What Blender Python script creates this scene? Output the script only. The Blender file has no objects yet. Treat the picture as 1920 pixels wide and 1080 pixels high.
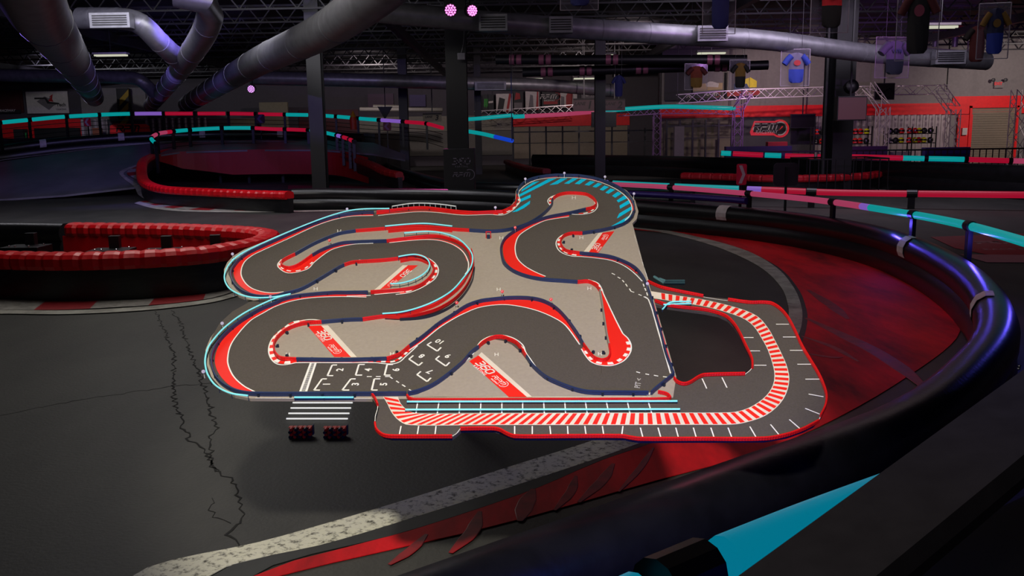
import bpy, math, random
from mathutils import Vector, Matrix
from mathutils.geometry import tessellate_polygon
random.seed(7)
R = math.radians
COL = bpy.context.scene.collection

# ------------------------------------------------------------------ camera
F = 1700.0; H = 2.1; PITCH = math.atan(290/1700); ROLL = R(0.8)
EYE = Vector((0, 0, H))
FWD = Vector((0, math.cos(PITCH), -math.sin(PITCH)))
_r0 = Vector((1, 0, 0)); _u0 = Vector((0, math.sin(PITCH), math.cos(PITCH)))
RT = _r0*math.cos(ROLL) - _u0*math.sin(ROLL)
UP = _u0*math.cos(ROLL) + _r0*math.sin(ROLL)
cd = bpy.data.cameras.new('camera'); cam = bpy.data.objects.new('camera', cd); COL.objects.link(cam)
cd.sensor_width = 36; cd.lens = 36*F/1920; cd.clip_start = .05; cd.clip_end = 300
m = Matrix((RT, UP, -FWD)).transposed().to_4x4(); m.translation = EYE
cam.matrix_world = m
bpy.context.scene.camera = cam
vs = bpy.context.scene.view_settings
bpy.context.scene.display_settings.display_device = 'sRGB'
vs.view_transform = 'Standard'; vs.look = 'None'; vs.gamma = 1; vs.use_curve_mapping = False; vs.exposure = 0.0

# ------------------------------------------------------------------ world and lights
w = bpy.data.worlds.new('world'); bpy.context.scene.world = w; w.use_nodes = True
w.node_tree.nodes['Background'].inputs[0].default_value = (.30, .26, .45, 1)
w.node_tree.nodes['Background'].inputs[1].default_value = .03
def area(loc, aim, sx, sy, watts, col=(1, 1, 1)):  # area lights added to brighten the hall, no fixture modelled
    l = bpy.data.lights.new('fill_area', 'AREA'); l.shape = 'RECTANGLE'; l.size = sx; l.size_y = sy; l.energy = watts; l.color = col
    o = bpy.data.objects.new('fill_area', l); COL.objects.link(o); o.location = loc
    o.rotation_euler = (Vector(aim)-Vector(loc)).to_track_quat('-Z', 'Y').to_euler(); return o
def spot(loc, aim, watts, ang, col, blend=.6, rad=.1):  # unseen spots added where parts of the hall need light
    l = bpy.data.lights.new('fill_spot', 'SPOT'); l.energy = watts; l.color = col; l.spot_size = R(ang); l.spot_blend = blend; l.shadow_soft_size = rad
    o = bpy.data.objects.new('fill_spot', l); COL.objects.link(o); o.location = loc
    o.rotation_euler = (Vector(aim)-Vector(loc)).to_track_quat('-Z', 'Y').to_euler(); return o
area((-1.5, .5, 6.3), (0.0, 7, .5), 4, 2, 25, (1, .95, .88))       # added fill light, out of view above and behind the camera
area((-6, 14.5, 6.3), (-5, 15, 0), 9, 4, 400, (1, .96, .9))
area((6, 16, 6.3), (6, 17, 0), 8, 3, 60, (1, .75, .8))
spot((-.3, -1.0, 6.2), (-0.12, 4.75, 1.12), 2250, 29, (1, .93, .80), .18, .25)       # unseen spot added to brighten the circuit model
area((-9, 23.5, 6.0), (-10, 26, 0), 12, 3, 520, (.95, .93, 1))
spot((-.5, 27.5, 5.5), (-.2, 33, 0), 500, 50, (.1, .12, 1), .9)
area((9, 24, 6.0), (9, 28, 0), 9, 3, 380, (.9, .8, 1))
spot((8, 7, 5.4), (10, 18, 5.6), 150, 70, (.9, .85, 1), .6)                # added fill spot for the hanging jerseys
spot((5, 37, 5.6), (5, 46, 4.2), 700, 110, (1, .8, .8), .6)
spot((-8, 50, 5.7), (-9, 62, 3.2), 800, 110, (1, .85, .85), .6)
spot((15, 31.5, 3.4), (16, 40, 6.7), 600, 110, (.65, .25, 1), .9)          # unseen violet fill added to lift the roof steel
spot((-13, 31, 3.6), (-11, 40, 6.7), 300, 110, (.3, .22, 1), .9)
spot((12, 40.4, 5.6), (17, 48, 1.5), 1150, 120, (1, .78, .74), .8)
spot((25, 40.4, 5.6), (27, 48, 1.5), 1300, 115, (1, .85, .78), .8)
spot((4, 50, 5.7), (3, 62, 3), 700, 120, (1, .85, .8), .8)
spot((-24, 48, 5.9), (-24, 62, 2.5), 900, 120, (.9, .9, 1), .8)
spot((-9, 26, 6.0), (-13, 33, 0), 1300, 75, (.25, .18, 1), .9)           # blue wash on the ramp
spot((-3, 30, 6.0), (-4, 25, 0), 500, 80, (1, .1, .5), .9)
spot((3, 14, 5.9), (5.0, 7, .6), 160, 60, (1, .08, .22), .8)             # red wash on the curved barrier
spot((-1.6, 1.6, 5.6), (3.6, 4.2, .6), 60, 60, (.1, .12, 1), .7)
spot((-8, 10, 5.9), (-14, 30, 4.6), 2200, 70, (.35, .22, 1), .9)          # violet wash on the ducts
spot((10, 18, 5.5), (2, 40, 6.0), 500, 90, (.7, .3, 1), .9)

# ------------------------------------------------------------------ pixel -> place helpers
def ray(px, py): return FWD + RT*((px-960)/F) + UP*((540-py)/F)
def P(px, py, Y): d = ray(px, py); return EYE + d*(Y/d.y)
def G(px, py, z=0.0): d = ray(px, py); return EYE + d*((z-H)/d.z)
def spl(pts, n=5, closed=False):
    pts = [Vector(p) for p in pts]; N = len(pts); out = []
    if N < 3: return pts
    rng = range(N if closed else N-1)
    for i in rng:
        p0 = pts[(i-1) % N] if closed or i > 0 else pts[0]*2-pts[1]
        p1 = pts[i]; p2 = pts[(i+1) % N]
        p3 = pts[(i+2) % N] if closed or i+2 < N else pts[-1]*2-pts[-2]
        # centripetal-ish Catmull-Rom, tangents limited by chord length
        c = (p2-p1).length
        t1 = (p2-p0); t2 = (p3-p1)
        l1 = (p1-p0).length+c; l2 = (p3-p2).length+c
        t1 = t1*(c/max(l1, 1e-9)); t2 = t2*(c/max(l2, 1e-9))
        for k in range(n):
            t = k/n; t_2 = t*t; t_3 = t_2*t
            out.append(p1*(2*t_3-3*t_2+1)+t1*(t_3-2*t_2+t)+p2*(-2*t_3+3*t_2)+t2*(t_3-t_2))
    if not closed: out.append(pts[-1].copy())
    return out
def resample(pts, step=None, n=None, closed=False):
    P_ = list(pts)+([pts[0]] if closed else [])
    L = [0]
    for a, b in zip(P_, P_[1:]): L.append(L[-1]+(b-a).length)
    if n is None: n = max(1, round(L[-1]/step))
    out = []; j = 0
    for i in range(n+(0 if closed else 1)):
        s = L[-1]*i/n
        while j < len(L)-2 and L[j+1] < s: j += 1
        t = (s-L[j])/max(L[j+1]-L[j], 1e-9); out.append(P_[j].lerp(P_[j+1], min(1, t)))
    return out

# ------------------------------------------------------------------ materials
def lin(c):
    return tuple(((v/255/12.92) if v/255 <= .04045 else ((v/255+.055)/1.055)**2.4) for v in c)
MATS = {}
def mat(name, rgb, rough=.6, metal=0, spec=.5, noise=0, nscale=8, bump=0, bscale=60, emit=None, estr=0, coat=0):
    if name in MATS: return MATS[name]
    m = bpy.data.materials.new(name); m.use_nodes = True; nt = m.node_tree; b = nt.nodes['Principled BSDF']
    c = lin(rgb); b.inputs['Base Color'].default_value = (*c, 1)
    b.inputs['Roughness'].default_value = rough; b.inputs['Metallic'].default_value = metal
    b.inputs['Specular IOR Level'].default_value = spec
    b.inputs['Coat Weight'].default_value = coat
    tc = nt.nodes.new('ShaderNodeTexCoord')
    n = nt.nodes.new('ShaderNodeTexNoise'); n.inputs['Scale'].default_value = nscale; n.inputs['Detail'].default_value = 8
    nt.links.new(tc.outputs['Object'], n.inputs['Vector'])
    amt = noise if noise else .08
    r = nt.nodes.new('ShaderNodeValToRGB'); e = r.color_ramp.elements
    e[0].position = .3; e[1].position = .7
    e[0].color = (*[v*(1-amt) for v in c], 1); e[1].color = (*[min(1, v*(1+amt)) for v in c], 1)
    nt.links.new(n.outputs['Fac'], r.inputs['Fac']); nt.links.new(r.outputs['Color'], b.inputs['Base Color'])
    if bump:
        n2 = nt.nodes.new('ShaderNodeTexNoise'); n2.inputs['Scale'].default_value = bscale; n2.inputs['Detail'].default_value = 6
        nt.links.new(tc.outputs['Object'], n2.inputs['Vector'])
        bp = nt.nodes.new('ShaderNodeBump'); bp.inputs['Strength'].default_value = bump; bp.inputs['Distance'].default_value = .01
        nt.links.new(n2.outputs['Fac'], bp.inputs['Height']); nt.links.new(bp.outputs['Normal'], b.inputs['Normal'])
    if emit:
        b.inputs['Emission Color'].default_value = (*lin(emit), 1); b.inputs['Emission Strength'].default_value = estr
    MATS[name] = m; return m
def two_tone(name, c1, c2, scale, lo, hi, rough=.7, stretch=(1, 1, 1), rot=0, detail=10, spec=.3, bump=.2):
    m = bpy.data.materials.new(name); m.use_nodes = True; nt = m.node_tree; b = nt.nodes['Principled BSDF']
    b.inputs['Roughness'].default_value = rough; b.inputs['Specular IOR Level'].default_value = spec
    tc = nt.nodes.new('ShaderNodeTexCoord'); mp = nt.nodes.new('ShaderNodeMapping'); mp.inputs['Scale'].default_value = stretch; mp.inputs['Rotation'].default_value[2] = rot
    n = nt.nodes.new('ShaderNodeTexNoise'); n.inputs['Scale'].default_value = scale; n.inputs['Detail'].default_value = detail; n.inputs['Roughness'].default_value = .7
    r = nt.nodes.new('ShaderNodeValToRGB'); e = r.color_ramp.elements; e[0].position = lo; e[1].position = hi
    e[0].color = (*lin(c1), 1); e[1].color = (*lin(c2), 1)
    nt.links.new(tc.outputs['Object'], mp.inputs['Vector']); nt.links.new(mp.outputs['Vector'], n.inputs['Vector'])
    nt.links.new(n.outputs['Fac'], r.inputs['Fac']); nt.links.new(r.outputs['Color'], b.inputs['Base Color'])
    n2 = nt.nodes.new('ShaderNodeTexNoise'); n2.inputs['Scale'].default_value = 40; n2.inputs['Detail'].default_value = 8
    nt.links.new(tc.outputs['Object'], n2.inputs['Vector'])
    bp = nt.nodes.new('ShaderNodeBump'); bp.inputs['Strength'].default_value = bump; bp.inputs['Distance'].default_value = .01
    nt.links.new(n2.outputs['Fac'], bp.inputs['Height']); nt.links.new(bp.outputs['Normal'], b.inputs['Normal'])
    MATS[name] = m; return m
def glow(name, rgb, s):
    if name in MATS: return MATS[name]
    m = bpy.data.materials.new(name); m.use_nodes = True; b = m.node_tree.nodes['Principled BSDF']
    b.inputs['Base Color'].default_value = (.02, .02, .02, 1); b.inputs['Roughness'].default_value = .4
    b.inputs['Emission Color'].default_value = (*lin(rgb), 1); b.inputs['Emission Strength'].default_value = s
    MATS[name] = m; return m

M_ASPH = two_tone('asphalt', (40, 40, 39), (66, 65, 62), .9, .3, .75, .62, (1, .45, 1), R(20), spec=.35, bump=.25)
M_RAMP = two_tone('ramp_asphalt', (84, 83, 88), (122, 120, 124), .7, .3, .7, .42, (1, .5, 1), spec=.5)
M_REDF = two_tone('red_floor_paint', (105, 5, 13), (205, 10, 24), 1.1, .34, .58, .75, (1, .28, 1), R(-38), 5)
M_WORN = two_tone('worn_white_paint', (66, 64, 58), (205, 203, 184), 22, .36, .50, .7, (1, 1, 1), 0, 14)
M_WHITEF = two_tone('grey_white_paint', (118, 115, 108), (165, 163, 154), 3, .35, .6)
M_REDK = mat('kerb_red', (140, 22, 30), .55, noise=.2)
M_BLKF = mat('black_floor_paint', (30, 31, 31), .6, noise=.3)
M_BLK = mat('black_rubber', (14, 14, 17), .33, noise=.4, nscale=5, bump=.15, bscale=25, spec=.6)
M_BLKM = mat('black_metal', (13, 13, 16), .4, noise=.3)
M_SKIRT = two_tone('black_skirt', (11, 11, 14), (44, 42, 44), 3, .5, .8, .35, (1, 1, 5), spec=.6)
M_REDP = mat('red_plastic', (205, 8, 22), .38, noise=.15, nscale=3, spec=.5)
M_TAPE = mat('grey_tape', (190, 182, 184), .5, noise=.15)
M_BOLT = mat('steel_bolt', (200, 200, 205), .25, 1)
M_DUCT = mat('galvanised_duct', (128, 128, 134), .4, .55, noise=.2, nscale=4)
M_CEIL = mat('black_ceiling', (18, 16, 22), .7, noise=.4)
M_JOIST = mat('dark_joist', (29, 26, 34), .5, noise=.3)
M_COLM = mat('black_column', (13, 12, 17), .45, noise=.2)
M_WALLW = mat('white_wall', (118, 112, 112), .7)
M_WALLD = mat('dark_wall', (60, 54, 62), .7)
M_WALLR = mat('red_wall', (225, 14, 24), .6)
M_BEIGE = mat('beige_shutter', (120, 108, 92), .6)
M_TRUSS = mat('aluminium_truss', (200, 190, 195), .35, .6)
M_SCREEN = mat('black_screen', (10, 8, 9), .25)
M_DGREY = mat('dark_grey_panel', (46, 44, 50), .55)
TEAL = glow('teal_light', (0, 138, 140), 1.0); PINK = glow('pink_light', (165, 58, 92), .85)
CRIM = glow('crimson_light', (165, 10, 44), .8); LILAC = glow('lilac_light', (130, 90, 190), .8)
M_WLAMP = glow('fluorescent', (225, 225, 200), .75)

# ------------------------------------------------------------------ mesh builder
class B:
    def __init__(s): s.v = []; s.f = []; s.m = []
    def add(s, vs, fs, mi=0):
        o = len(s.v); s.v += [Vector(v) for v in vs]; s.f += [tuple(i+o for i in f) for f in fs]; s.m += [mi]*len(fs); return s
    def box(s, c, size, rz=0, mi=0, mtx=None):
        c = Vector(c); hx, hy, hz = [q/2 for q in size]; q = []
        rot = mtx or Matrix.Rotation(rz, 3, 'Z')
        for x, y, z in ((-1,-1,-1),(1,-1,-1),(1,1,-1),(-1,1,-1),(-1,-1,1),(1,-1,1),(1,1,1),(-1,1,1)):
            q.append(c+rot@Vector((x*hx, y*hy, z*hz)))
        return s.add(q, [(0,3,2,1),(4,5,6,7),(0,1,5,4),(1,2,6,5),(2,3,7,6),(3,0,4,7)], mi)
    def bar(s, a, b, w, h=None, mi=0):
        a = Vector(a); b = Vector(b); h = h or w; d = (b-a); L = d.length
        if L < 1e-6: return s
        d /= L; up = Vector((0, 0, 1)) if abs(d.z) < .95 else Vector((0, 1, 0))
        x = d.cross(up).normalized(); y = x.cross(d)
        q = []
        for p in (a, b):
            for i, j in ((-1,-1),(1,-1),(1,1),(-1,1)): q.append(p+x*(i*w/2)+y*(j*h/2))
        return s.add(q, [(0,1,2,3),(7,6,5,4),(0,4,5,1),(1,5,6,2),(2,6,7,3),(3,7,4,0)], mi)
    def tube(s, pts, r, n=12, closed=False, caps=True, mi=0, ups=Vector((0, 0, 1))):
        pts = [Vector(p) for p in pts]; N = len(pts); rings = []
        rr = r if isinstance(r, (list, tuple)) else [r]*N
        px = None
        for i, p in enumerate(pts):
            a = pts[(i-1) % N] if closed or i > 0 else p; c = pts[(i+1) % N] if closed or i < N-1 else p
            d = (c-a).normalized()
            u = ups if abs(d.dot(ups)) < .97 else Vector((0, 1, 0))
            x = d.cross(u).normalized()
            if px is not None and px.dot(x) < 0 and abs(px.dot(x)) > .5: x = -x
            px = x; y = x.cross(d)
            rings.append([p+(x*math.cos(2*math.pi*k/n)+y*math.sin(2*math.pi*k/n))*rr[i] for k in range(n)])
        vs = [v for rg in rings for v in rg]; fs = []
        for i in range(N if closed else N-1):
            j = (i+1) % N
            for k in range(n): fs.append((i*n+k, i*n+(k+1) % n, j*n+(k+1) % n, j*n+k))
        if caps and not closed: fs += [tuple(range(n)), tuple(reversed([(N-1)*n+k for k in range(n)]))]
        return s.add(vs, fs, mi)
    def sweep(s, prof, pts, closed=False, mi=0, upv=Vector((0, 0, 1)), scale=None):
        # prof: (side, height) closed outline; side is to the right of travel
        pts = [Vector(p) for p in pts]; N = len(pts); n = len(prof); vs = []
        for i, p in enumerate(pts):
            a = pts[(i-1) % N] if closed or i > 0 else p; c = pts[(i+1) % N] if closed or i < N-1 else p
            d = (c-a).normalized(); x = d.cross(upv).normalized()
            k = scale[i] if scale else 1
            for (u, h) in prof: vs.append(p+x*u*k+upv*h)
        fs = []
        for i in range(N if closed else N-1):
            j = (i+1) % N
            for k in range(n): fs.append((i*n+k, i*n+(k+1) % n, j*n+(k+1) % n, j*n+k))
        if not closed: fs += [tuple(reversed(range(n))), tuple((N-1)*n+k for k in range(n))]
        return s.add(vs, fs, mi)
    def poly(s, pts, thick, nrm=Vector((0, 0, 1)), mi=0):
        pts = [Vector(p) for p in pts]; n = len(pts)
        tri = tessellate_polygon([pts]); top = [p+nrm*thick for p in pts]
        fs = []
        for t in tri:
            a, b, c = [top[i] for i in t]
            if (b-a).cross(c-a).dot(nrm) < 0: t = (t[0], t[2], t[1])
            fs.append(tuple(t)); fs.append((t[0]+n, t[2]+n, t[1]+n))
        for i in range(n): j = (i+1) % n; fs.append((i+n, j+n, j, i))
        return s.add(top+pts, fs, mi)
    def lathe(s, prof, c, n=20, mi=0, mtx=None):
        c = Vector(c); mtx = mtx or Matrix.Identity(3); vs = []
        for r, z in prof:
            for k in range(n): vs.append(c+mtx@Vector((r*math.cos(2*math.pi*k/n), r*math.sin(2*math.pi*k/n), z)))
        fs = []
        for i in range(len(prof)-1):
            for k in range(n): fs.append((i*n+k, i*n+(k+1) % n, (i+1)*n+(k+1) % n, (i+1)*n+k))
        fs += [tuple(reversed(range(n))), tuple((len(prof)-1)*n+k for k in range(n))]
        return s.add(vs, fs, mi)
    def build(s, name, mats, parent=None, smooth=False, bevel=0, at=None):
        me = bpy.data.meshes.new(name); loc = Vector((0, 0, 0))
        if parent is None:
            if at is not None: loc = Vector(at)
            else:
                xs = [v.x for v in s.v]; ys = [v.y for v in s.v]; zs = [v.z for v in s.v]
                loc = Vector(((min(xs)+max(xs))/2, (min(ys)+max(ys))/2, min(zs)))
        me.from_pydata([v-loc for v in s.v], [], s.f); 
        for mm in (mats if isinstance(mats, (list, tuple)) else [mats]): me.materials.append(mm)
        me.polygons.foreach_set('material_index', s.m)
        if smooth: 
            me.polygons.foreach_set('use_smooth', [True]*len(s.f))
        me.update(); me.validate()
        o = bpy.data.objects.new(name, me); COL.objects.link(o); o.location = loc
        if smooth:
            try: me.set_sharp_from_angle(angle=R(40))
            except Exception: pass
        if parent is not None:
            o.parent = parent
            o.matrix_parent_inverse = Matrix.Translation(-WL.get(parent.name, Vector((0, 0, 0))))
        WL[o.name] = loc if parent is None else Vector((0, 0, 0))
        if parent is not None: WL[o.name] = Vector((0, 0, 0))
        if bevel:
            bv = o.modifiers.new('bevel', 'BEVEL'); bv.width = bevel; bv.segments = 2; bv.limit_method = 'ANGLE'
        return o
WL = {}
USED = {}
def thing(name, label, cat, loc, group=None):
    o = bpy.data.objects.new(name, None); COL.objects.link(o); o.location = loc; o.empty_display_size = .1
    o['label'] = label; o['category'] = cat
    if group: o['group'] = group
    WL[o.name] = Vector(loc); return o
def tag(o, label, cat, group=None):
    o['label'] = label; o['category'] = cat
    if group: o['group'] = group
    return o
def struct(o): o['kind'] = 'structure'; return o
def local_child(o, parent):   # mesh is in the parent's local space
    o.parent = parent; o.matrix_parent_inverse = Matrix.Identity(4); o.location = (0, 0, 0); return o
def dup(root, loc, rz=0, label=None, group=None, mats=None):
    r = root.copy(); COL.objects.link(r); r.location = loc; r.rotation_euler = (0, 0, rz)
    if label: r['label'] = label
    if group: r['group'] = group
    for ch in list(root.children):
        c = ch.copy(); COL.objects.link(c); c.parent = r
        if mats and ch.name.split('.')[0] in mats:
            c.data = ch.data.copy(); c.data.materials[0] = mats[ch.name.split('.')[0]]
        for g in ch.children:
            d = g.copy(); COL.objects.link(d); d.parent = c
    return r
_tc = {}
def text_tris(s, shear=0.0, bold=0.0, spacing=1.0):
    k = (s, shear, bold, spacing)
    if k in _tc: return _tc[k]
    cu = bpy.data.curves.new('t', 'FONT'); cu.body = s; cu.align_x = 'CENTER'; cu.align_y = 'CENTER'; cu.size = 1; cu.shear = shear; cu.offset = bold; cu.space_character = spacing
    cu.resolution_u = 3
    ob = bpy.data.objects.new('t', cu); COL.objects.link(ob)
    dg = bpy.context.evaluated_depsgraph_get(); me = bpy.data.meshes.new_from_object(ob.evaluated_get(dg))
    vs = [v.co.copy() for v in me.vertices]; fs = [tuple(p.vertices) for p in me.polygons]
    bpy.data.objects.remove(ob); bpy.data.curves.remove(cu); bpy.data.meshes.remove(me)
    _tc[k] = (vs, fs); return vs, fs
def add_text(b, s, c, xd, yd, size, mi=0, **kw):
    """flat lettering; xd reading direction, yd up direction (unit vectors or scaled)"""
    vs, fs = text_tris(s, **kw); c = Vector(c)
    b.add([c+xd*(v.x*size)+yd*(v.y*size) for v in vs], fs, mi)
# the raceway's lettering drawn as strokes in a unit cell: wide italic capitals
def stroke_word(b, word, c, xd, yd, h, n, mi=0, thick=.22, slant=.25):
    glyph = {
     'R': [[(0,0),(0,.55),(.85,.55)], [(0,1),(.95,1),(1.1,.85),(1.1,.7),(.95,.55)], [(.55,.5),(1.05,0)]],
     'P': [[(0,0),(0,.45),(.95,.45),(1.1,.6),(1.1,.85),(.95,1),(0,1)]],
     'M': [[(0,0),(0,1),(1.15,1),(1.3,.85),(1.3,0)], [(.65,.05),(.65,.95)]],
     '3': [[(0,1),(.6,1),(.75,.85),(.6,.5),(.2,.5)], [(.6,.5),(.75,.3),(.6,0),(0,0)]],
     '6': [[(.7,1),(.25,1),(0,.6),(0,.15),(.15,0),(.65,0),(.8,.15),(.8,.4),(.65,.55),(.05,.55)]],
     '0': [[(0,.2),(0,.8),(.2,1),(.65,1),(.85,.8),(.85,.2),(.65,0),(.2,0),(0,.2)]],
    }
    adv = {'R': 1.4, 'P': 1.4, 'M': 1.6, '3': 1.02, '6': 1.07, '0': 1.1}
    W = sum(adv[k] for k in word)-.3
    x0 = -W/2; c = Vector(c)
    for ch in word:
        for st in glyph[ch]:
            q = [(x0+x+(y-.5)*slant, y-.5) for x, y in st]
            for (ax, ay), (bx, by) in zip(q, q[1:]):
                dx, dy = bx-ax, by-ay; L = math.hypot(dx, dy); dx /= L; dy /= L; e = thick/2; ax -= dx*e*.9; ay -= dy*e*.9; bx += dx*e*.9; by += dy*e*.9
                pts = [(ax-dy*e, ay+dx*e), (ax+dy*e, ay-dx*e), (bx+dy*e, by-dx*e), (bx-dy*e, by+dx*e)]
                b.add([c+xd*(u*h)+yd*(v*h)+n*(.0) for u, v in pts], [(0, 1, 2, 3)], mi)
        x0 += adv[ch]
def arc_strip(b, c, xd, yd, r0, r1, a0, a1, n=14, mi=0):
    vs = []; fs = []
    for i in range(n+1):
        a = R(a0+(a1-a0)*i/n)
        for r in (r0, r1): vs.append(Vector(c)+xd*(r*math.cos(a))+yd*(r*math.sin(a)))
    for i in range(n): fs.append((2*i, 2*i+1, 2*i+3, 2*i+2))
    b.add(vs, fs, mi)
# ================================================================== SETTING
CEILZ = 6.7
b = B(); b.box((0, 38, -.05), (150, 110, .1)); struct(b.build('floor', M_ASPH))
b = B(); b.box((0, 38, CEILZ+.1), (150, 110, .2)); struct(b.build('ceiling', M_CEIL))
b = B(); b.box((-30, 62.2, 3.3), (80.4, .4, 6.8)); struct(b.build('wall_back', M_WALLD))
b = B(); b.box((26, 48.2, 3.3), (36.2, .4, 6.8)); struct(b.build('wall_right', M_WALLW))
b = B(); b.bar((8, 48.4, 3.3), (10.1, 62, 3.3), .3, 6.8); struct(b.build('wall_side', M_WALLD))
def wrect(b, x0, y0, x1, y1, Y, th=.05, mi=0):
    a = P(x0, y0, Y); c = P(x1, y0, Y); d = P(x1, y1, Y); e = P(x0, y1, Y)
    for q in (a, c, d, e): pass
    z1 = (a.z+c.z)/2; z0 = (d.z+e.z)/2
    return b.box(((a.x+c.x)/2, Y-th/2, (z0+z1)/2), (abs(c.x-a.x), th, abs(z1-z0)), mi=mi)
def wthing(name, label, cat, r, Y, m_, th=.05, group=None):
    b = B(); wrect(b, *r, Y, th); return tag(b.build(name, m_), label, cat, group)
tn = [0]
def trim(r, Y, m_, th=.04):
    tn[0] += 1; b = B(); wrect(b, *r, Y, th); return struct(b.build('trim_%d' % tn[0], m_))
YR = 48.0; YB = 62.0
trim((1236, 196, 1925, 217), YR, M_WALLR, .12)           # red band along the right wall
trim((1786, 180, 1925, 198), YR, M_WALLR, .10)
trim((1795, 215, 1822, 305), YR, M_WALLR, .14)           # red pier
trim((1372, 217, 1530, 305), YR, M_DGREY, .06)
trim((1240, 217, 1372, 305), YR, mat('taupe_shutter', (92, 82, 70), .6), .05)
trim((962, 214, 1180, 236), YB, M_WALLR, .15)            # red bulkhead on the back wall
trim((962, 236, 1180, 296), YB, M_BEIGE, .06)
trim((672, 218, 960, 246), YB, mat('pale_bulkhead', (118, 112, 100), .6), .2)
trim((676, 246, 960, 292), YB, mat('off_white_panel', (88, 84, 78), .6), .1)
trim((560, 206, 672, 300), YB, mat('deep_red_wall', (70, 12, 22), .6), .1)
trim((-40, 224, 152, 268), YB, M_WALLR, .12)
trim((150, 165, 272, 224), YB, M_WALLW, .05)
trim((-60, 170, 42, 212), YB, mat('maroon_wall', (60, 14, 18), .6), .1)
def corrugated(name_i, r, Y, m_, pitch=.16):
    a = P(r[0], r[1], Y); c = P(r[2], r[3], Y); x = a.x; b = B(); k = 0
    xs = []
    while x < c.x: xs.append(x); x += pitch/2
    vs = []; 
    for i, x in enumerate(xs):
        y = Y-(.03 if (i//2) % 2 else .10)
        vs += [(x, y, c.z), (x, y, a.z)]
    fs = [(2*i, 2*i+1, 2*i+3, 2*i+2) for i in range(len(xs)-1)]
    n = len(vs)
    vs += [(xs[0], Y, c.z), (xs[-1], Y, c.z), (xs[-1], Y, a.z), (xs[0], Y, a.z)]; fs.append((n, n+1, n+2, n+3))
    b.add(vs, fs); tn[0] += 1; return struct(b.build('trim_%d' % tn[0], m_))
M_CORR = mat('corrugated_steel', (150, 138, 142), .45, .4)
corrugated(0, (1530, 209, 1776, 305), YR, M_CORR)
corrugated(0, (150, 224, 206, 262), YB, M_CORR, .22)
corrugated(0, (270, 222, 395, 262), YB, mat('dim_corrugated', (70, 58, 72), .5, .4), .22)
# roller door on the right
t = thing('garage_door', 'beige roller shutter door in the red wall at far right', 'door', P(1865, 300, YR))
b = B(); a = P(1822, 202, YR-.02); c = P(1906, 305, YR-.02)
z = c.z
while z < a.z: b.box(((a.x+c.x)/2, YR-.1, z+.06), (c.x-a.x, .05, .11)); z += .12
b.build('shutter', M_BEIGE, t)
b = B(); wrect(b, 1818, 198, 1822, 305, YR-.1, .1); wrect(b, 1906, 198, 1910, 305, YR-.1, .1); wrect(b, 1818, 198, 1910, 202, YR-.1, .1); b.build('frame', M_WALLR, t)
# exit sign with two lamp heads
t = thing('exit_sign', 'lit red EXIT sign with twin lamp heads on the white wall', 'sign', P(1872, 160, YR-.1))
b = B(); wrect(b, 1863, 152, 1881, 165, YR-.03, .12); b.build('housing', M_WALLW, t)
b = B(); c = P(1872, 157, YR-.17); add_text(b, 'EXIT', c, Vector((1,0,0)), Vector((0,0,1)), .2, bold=.03); b.build('lettering', glow('exit_red', (200, 20, 30), 1), t)
for px in (1861, 1884):
    b = B(); b.lathe([(.03,0),(.09,.05),(.09,.12),(.04,.14)], P(px, 150, YR-.25), 12, mtx=Matrix.Rotation(R(90),3,'X')); b.build('lamp_head', M_DGREY, t, True)

# ------------------------------------------------------------------ raised ramp deck at back left
D0, KR = 32.0, .157
def RP(px, py):
    d = ray(px, py); t_ = (H+KR*D0)/(KR*d.y-d.z); q = EYE+d*t_
    return Vector((q.x, q.y, max(q.z, 0.0)))
b = B()
ramp = [RP(*q) for q in [(-60,382),(0,374),(120,366),(262,350),(262,340),(266,320),(275,304),(292,292),(340,285),(480,281),(600,281),(700,289),(760,300),(760,290),(700,268),(600,263),(420,264),(330,265),(270,270),(150,283),(-60,312)]]
b.poly([p-Vector((0,0,.06)) for p in ramp], .07); struct(b.build('trim_40', M_RAMP))
b = B(); b.box((-28, 54.8, 1.1), (42, 14.2, 2.2)); struct(b.build('trim_42', M_DGREY))     # raised back floor at far left
b = B(); e = [RP(*q) for q in [(292,292),(340,285),(480,281),(600,281),(640,284),(690,296)]]; e = spl(e, 6)
hs = [.2+.9*min(1, i/10) for i in range(len(e))]
vs = []; fs = []
for p, h in zip(e, hs): vs += [p+Vector((0,-.03,.02)), p+Vector((0,-.03,-h)), p+Vector((0,.05,-h)), p+Vector((0,.05,.02))]
for i in range(len(e)-1):
    for k in range(4): fs.append((4*i+k, 4*i+(k+1)%4, 4*i+4+(k+1)%4, 4*i+4+k))
b.add(vs, fs); tag(b.build('bridge_fascia', mat('bridge_red', (150, 10, 14), .5)), 'curved red steel fascia panel under the edge of the raised bridge deck', 'panel')
for x, wh in [(400,'left'),(455,'middle'),(520,'right')]:
    p = RP(x, 283); b = B(); b.bar((p.x, p.y+.8, 0), (p.x, p.y+.8, p.z-.1), .12)
    tag(b.build('bridge_support', M_BLKM), 'black steel post under the raised deck behind the red fascia, %s one' % wh, 'support')
# white edge line and bolts on the ramp
b = B(); ln = spl([RP(*q)+Vector((0,0,.02)) for q in [(-60,316),(0,302),(100,289),(200,277),(270,271),(330,267),(420,266),(560,266)]], 5)
b.sweep([(-.06,0),(.06,0),(.06,.015),(-.06,.015)], ln); struct(b.build('trim_41', M_WHITEF))

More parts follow.
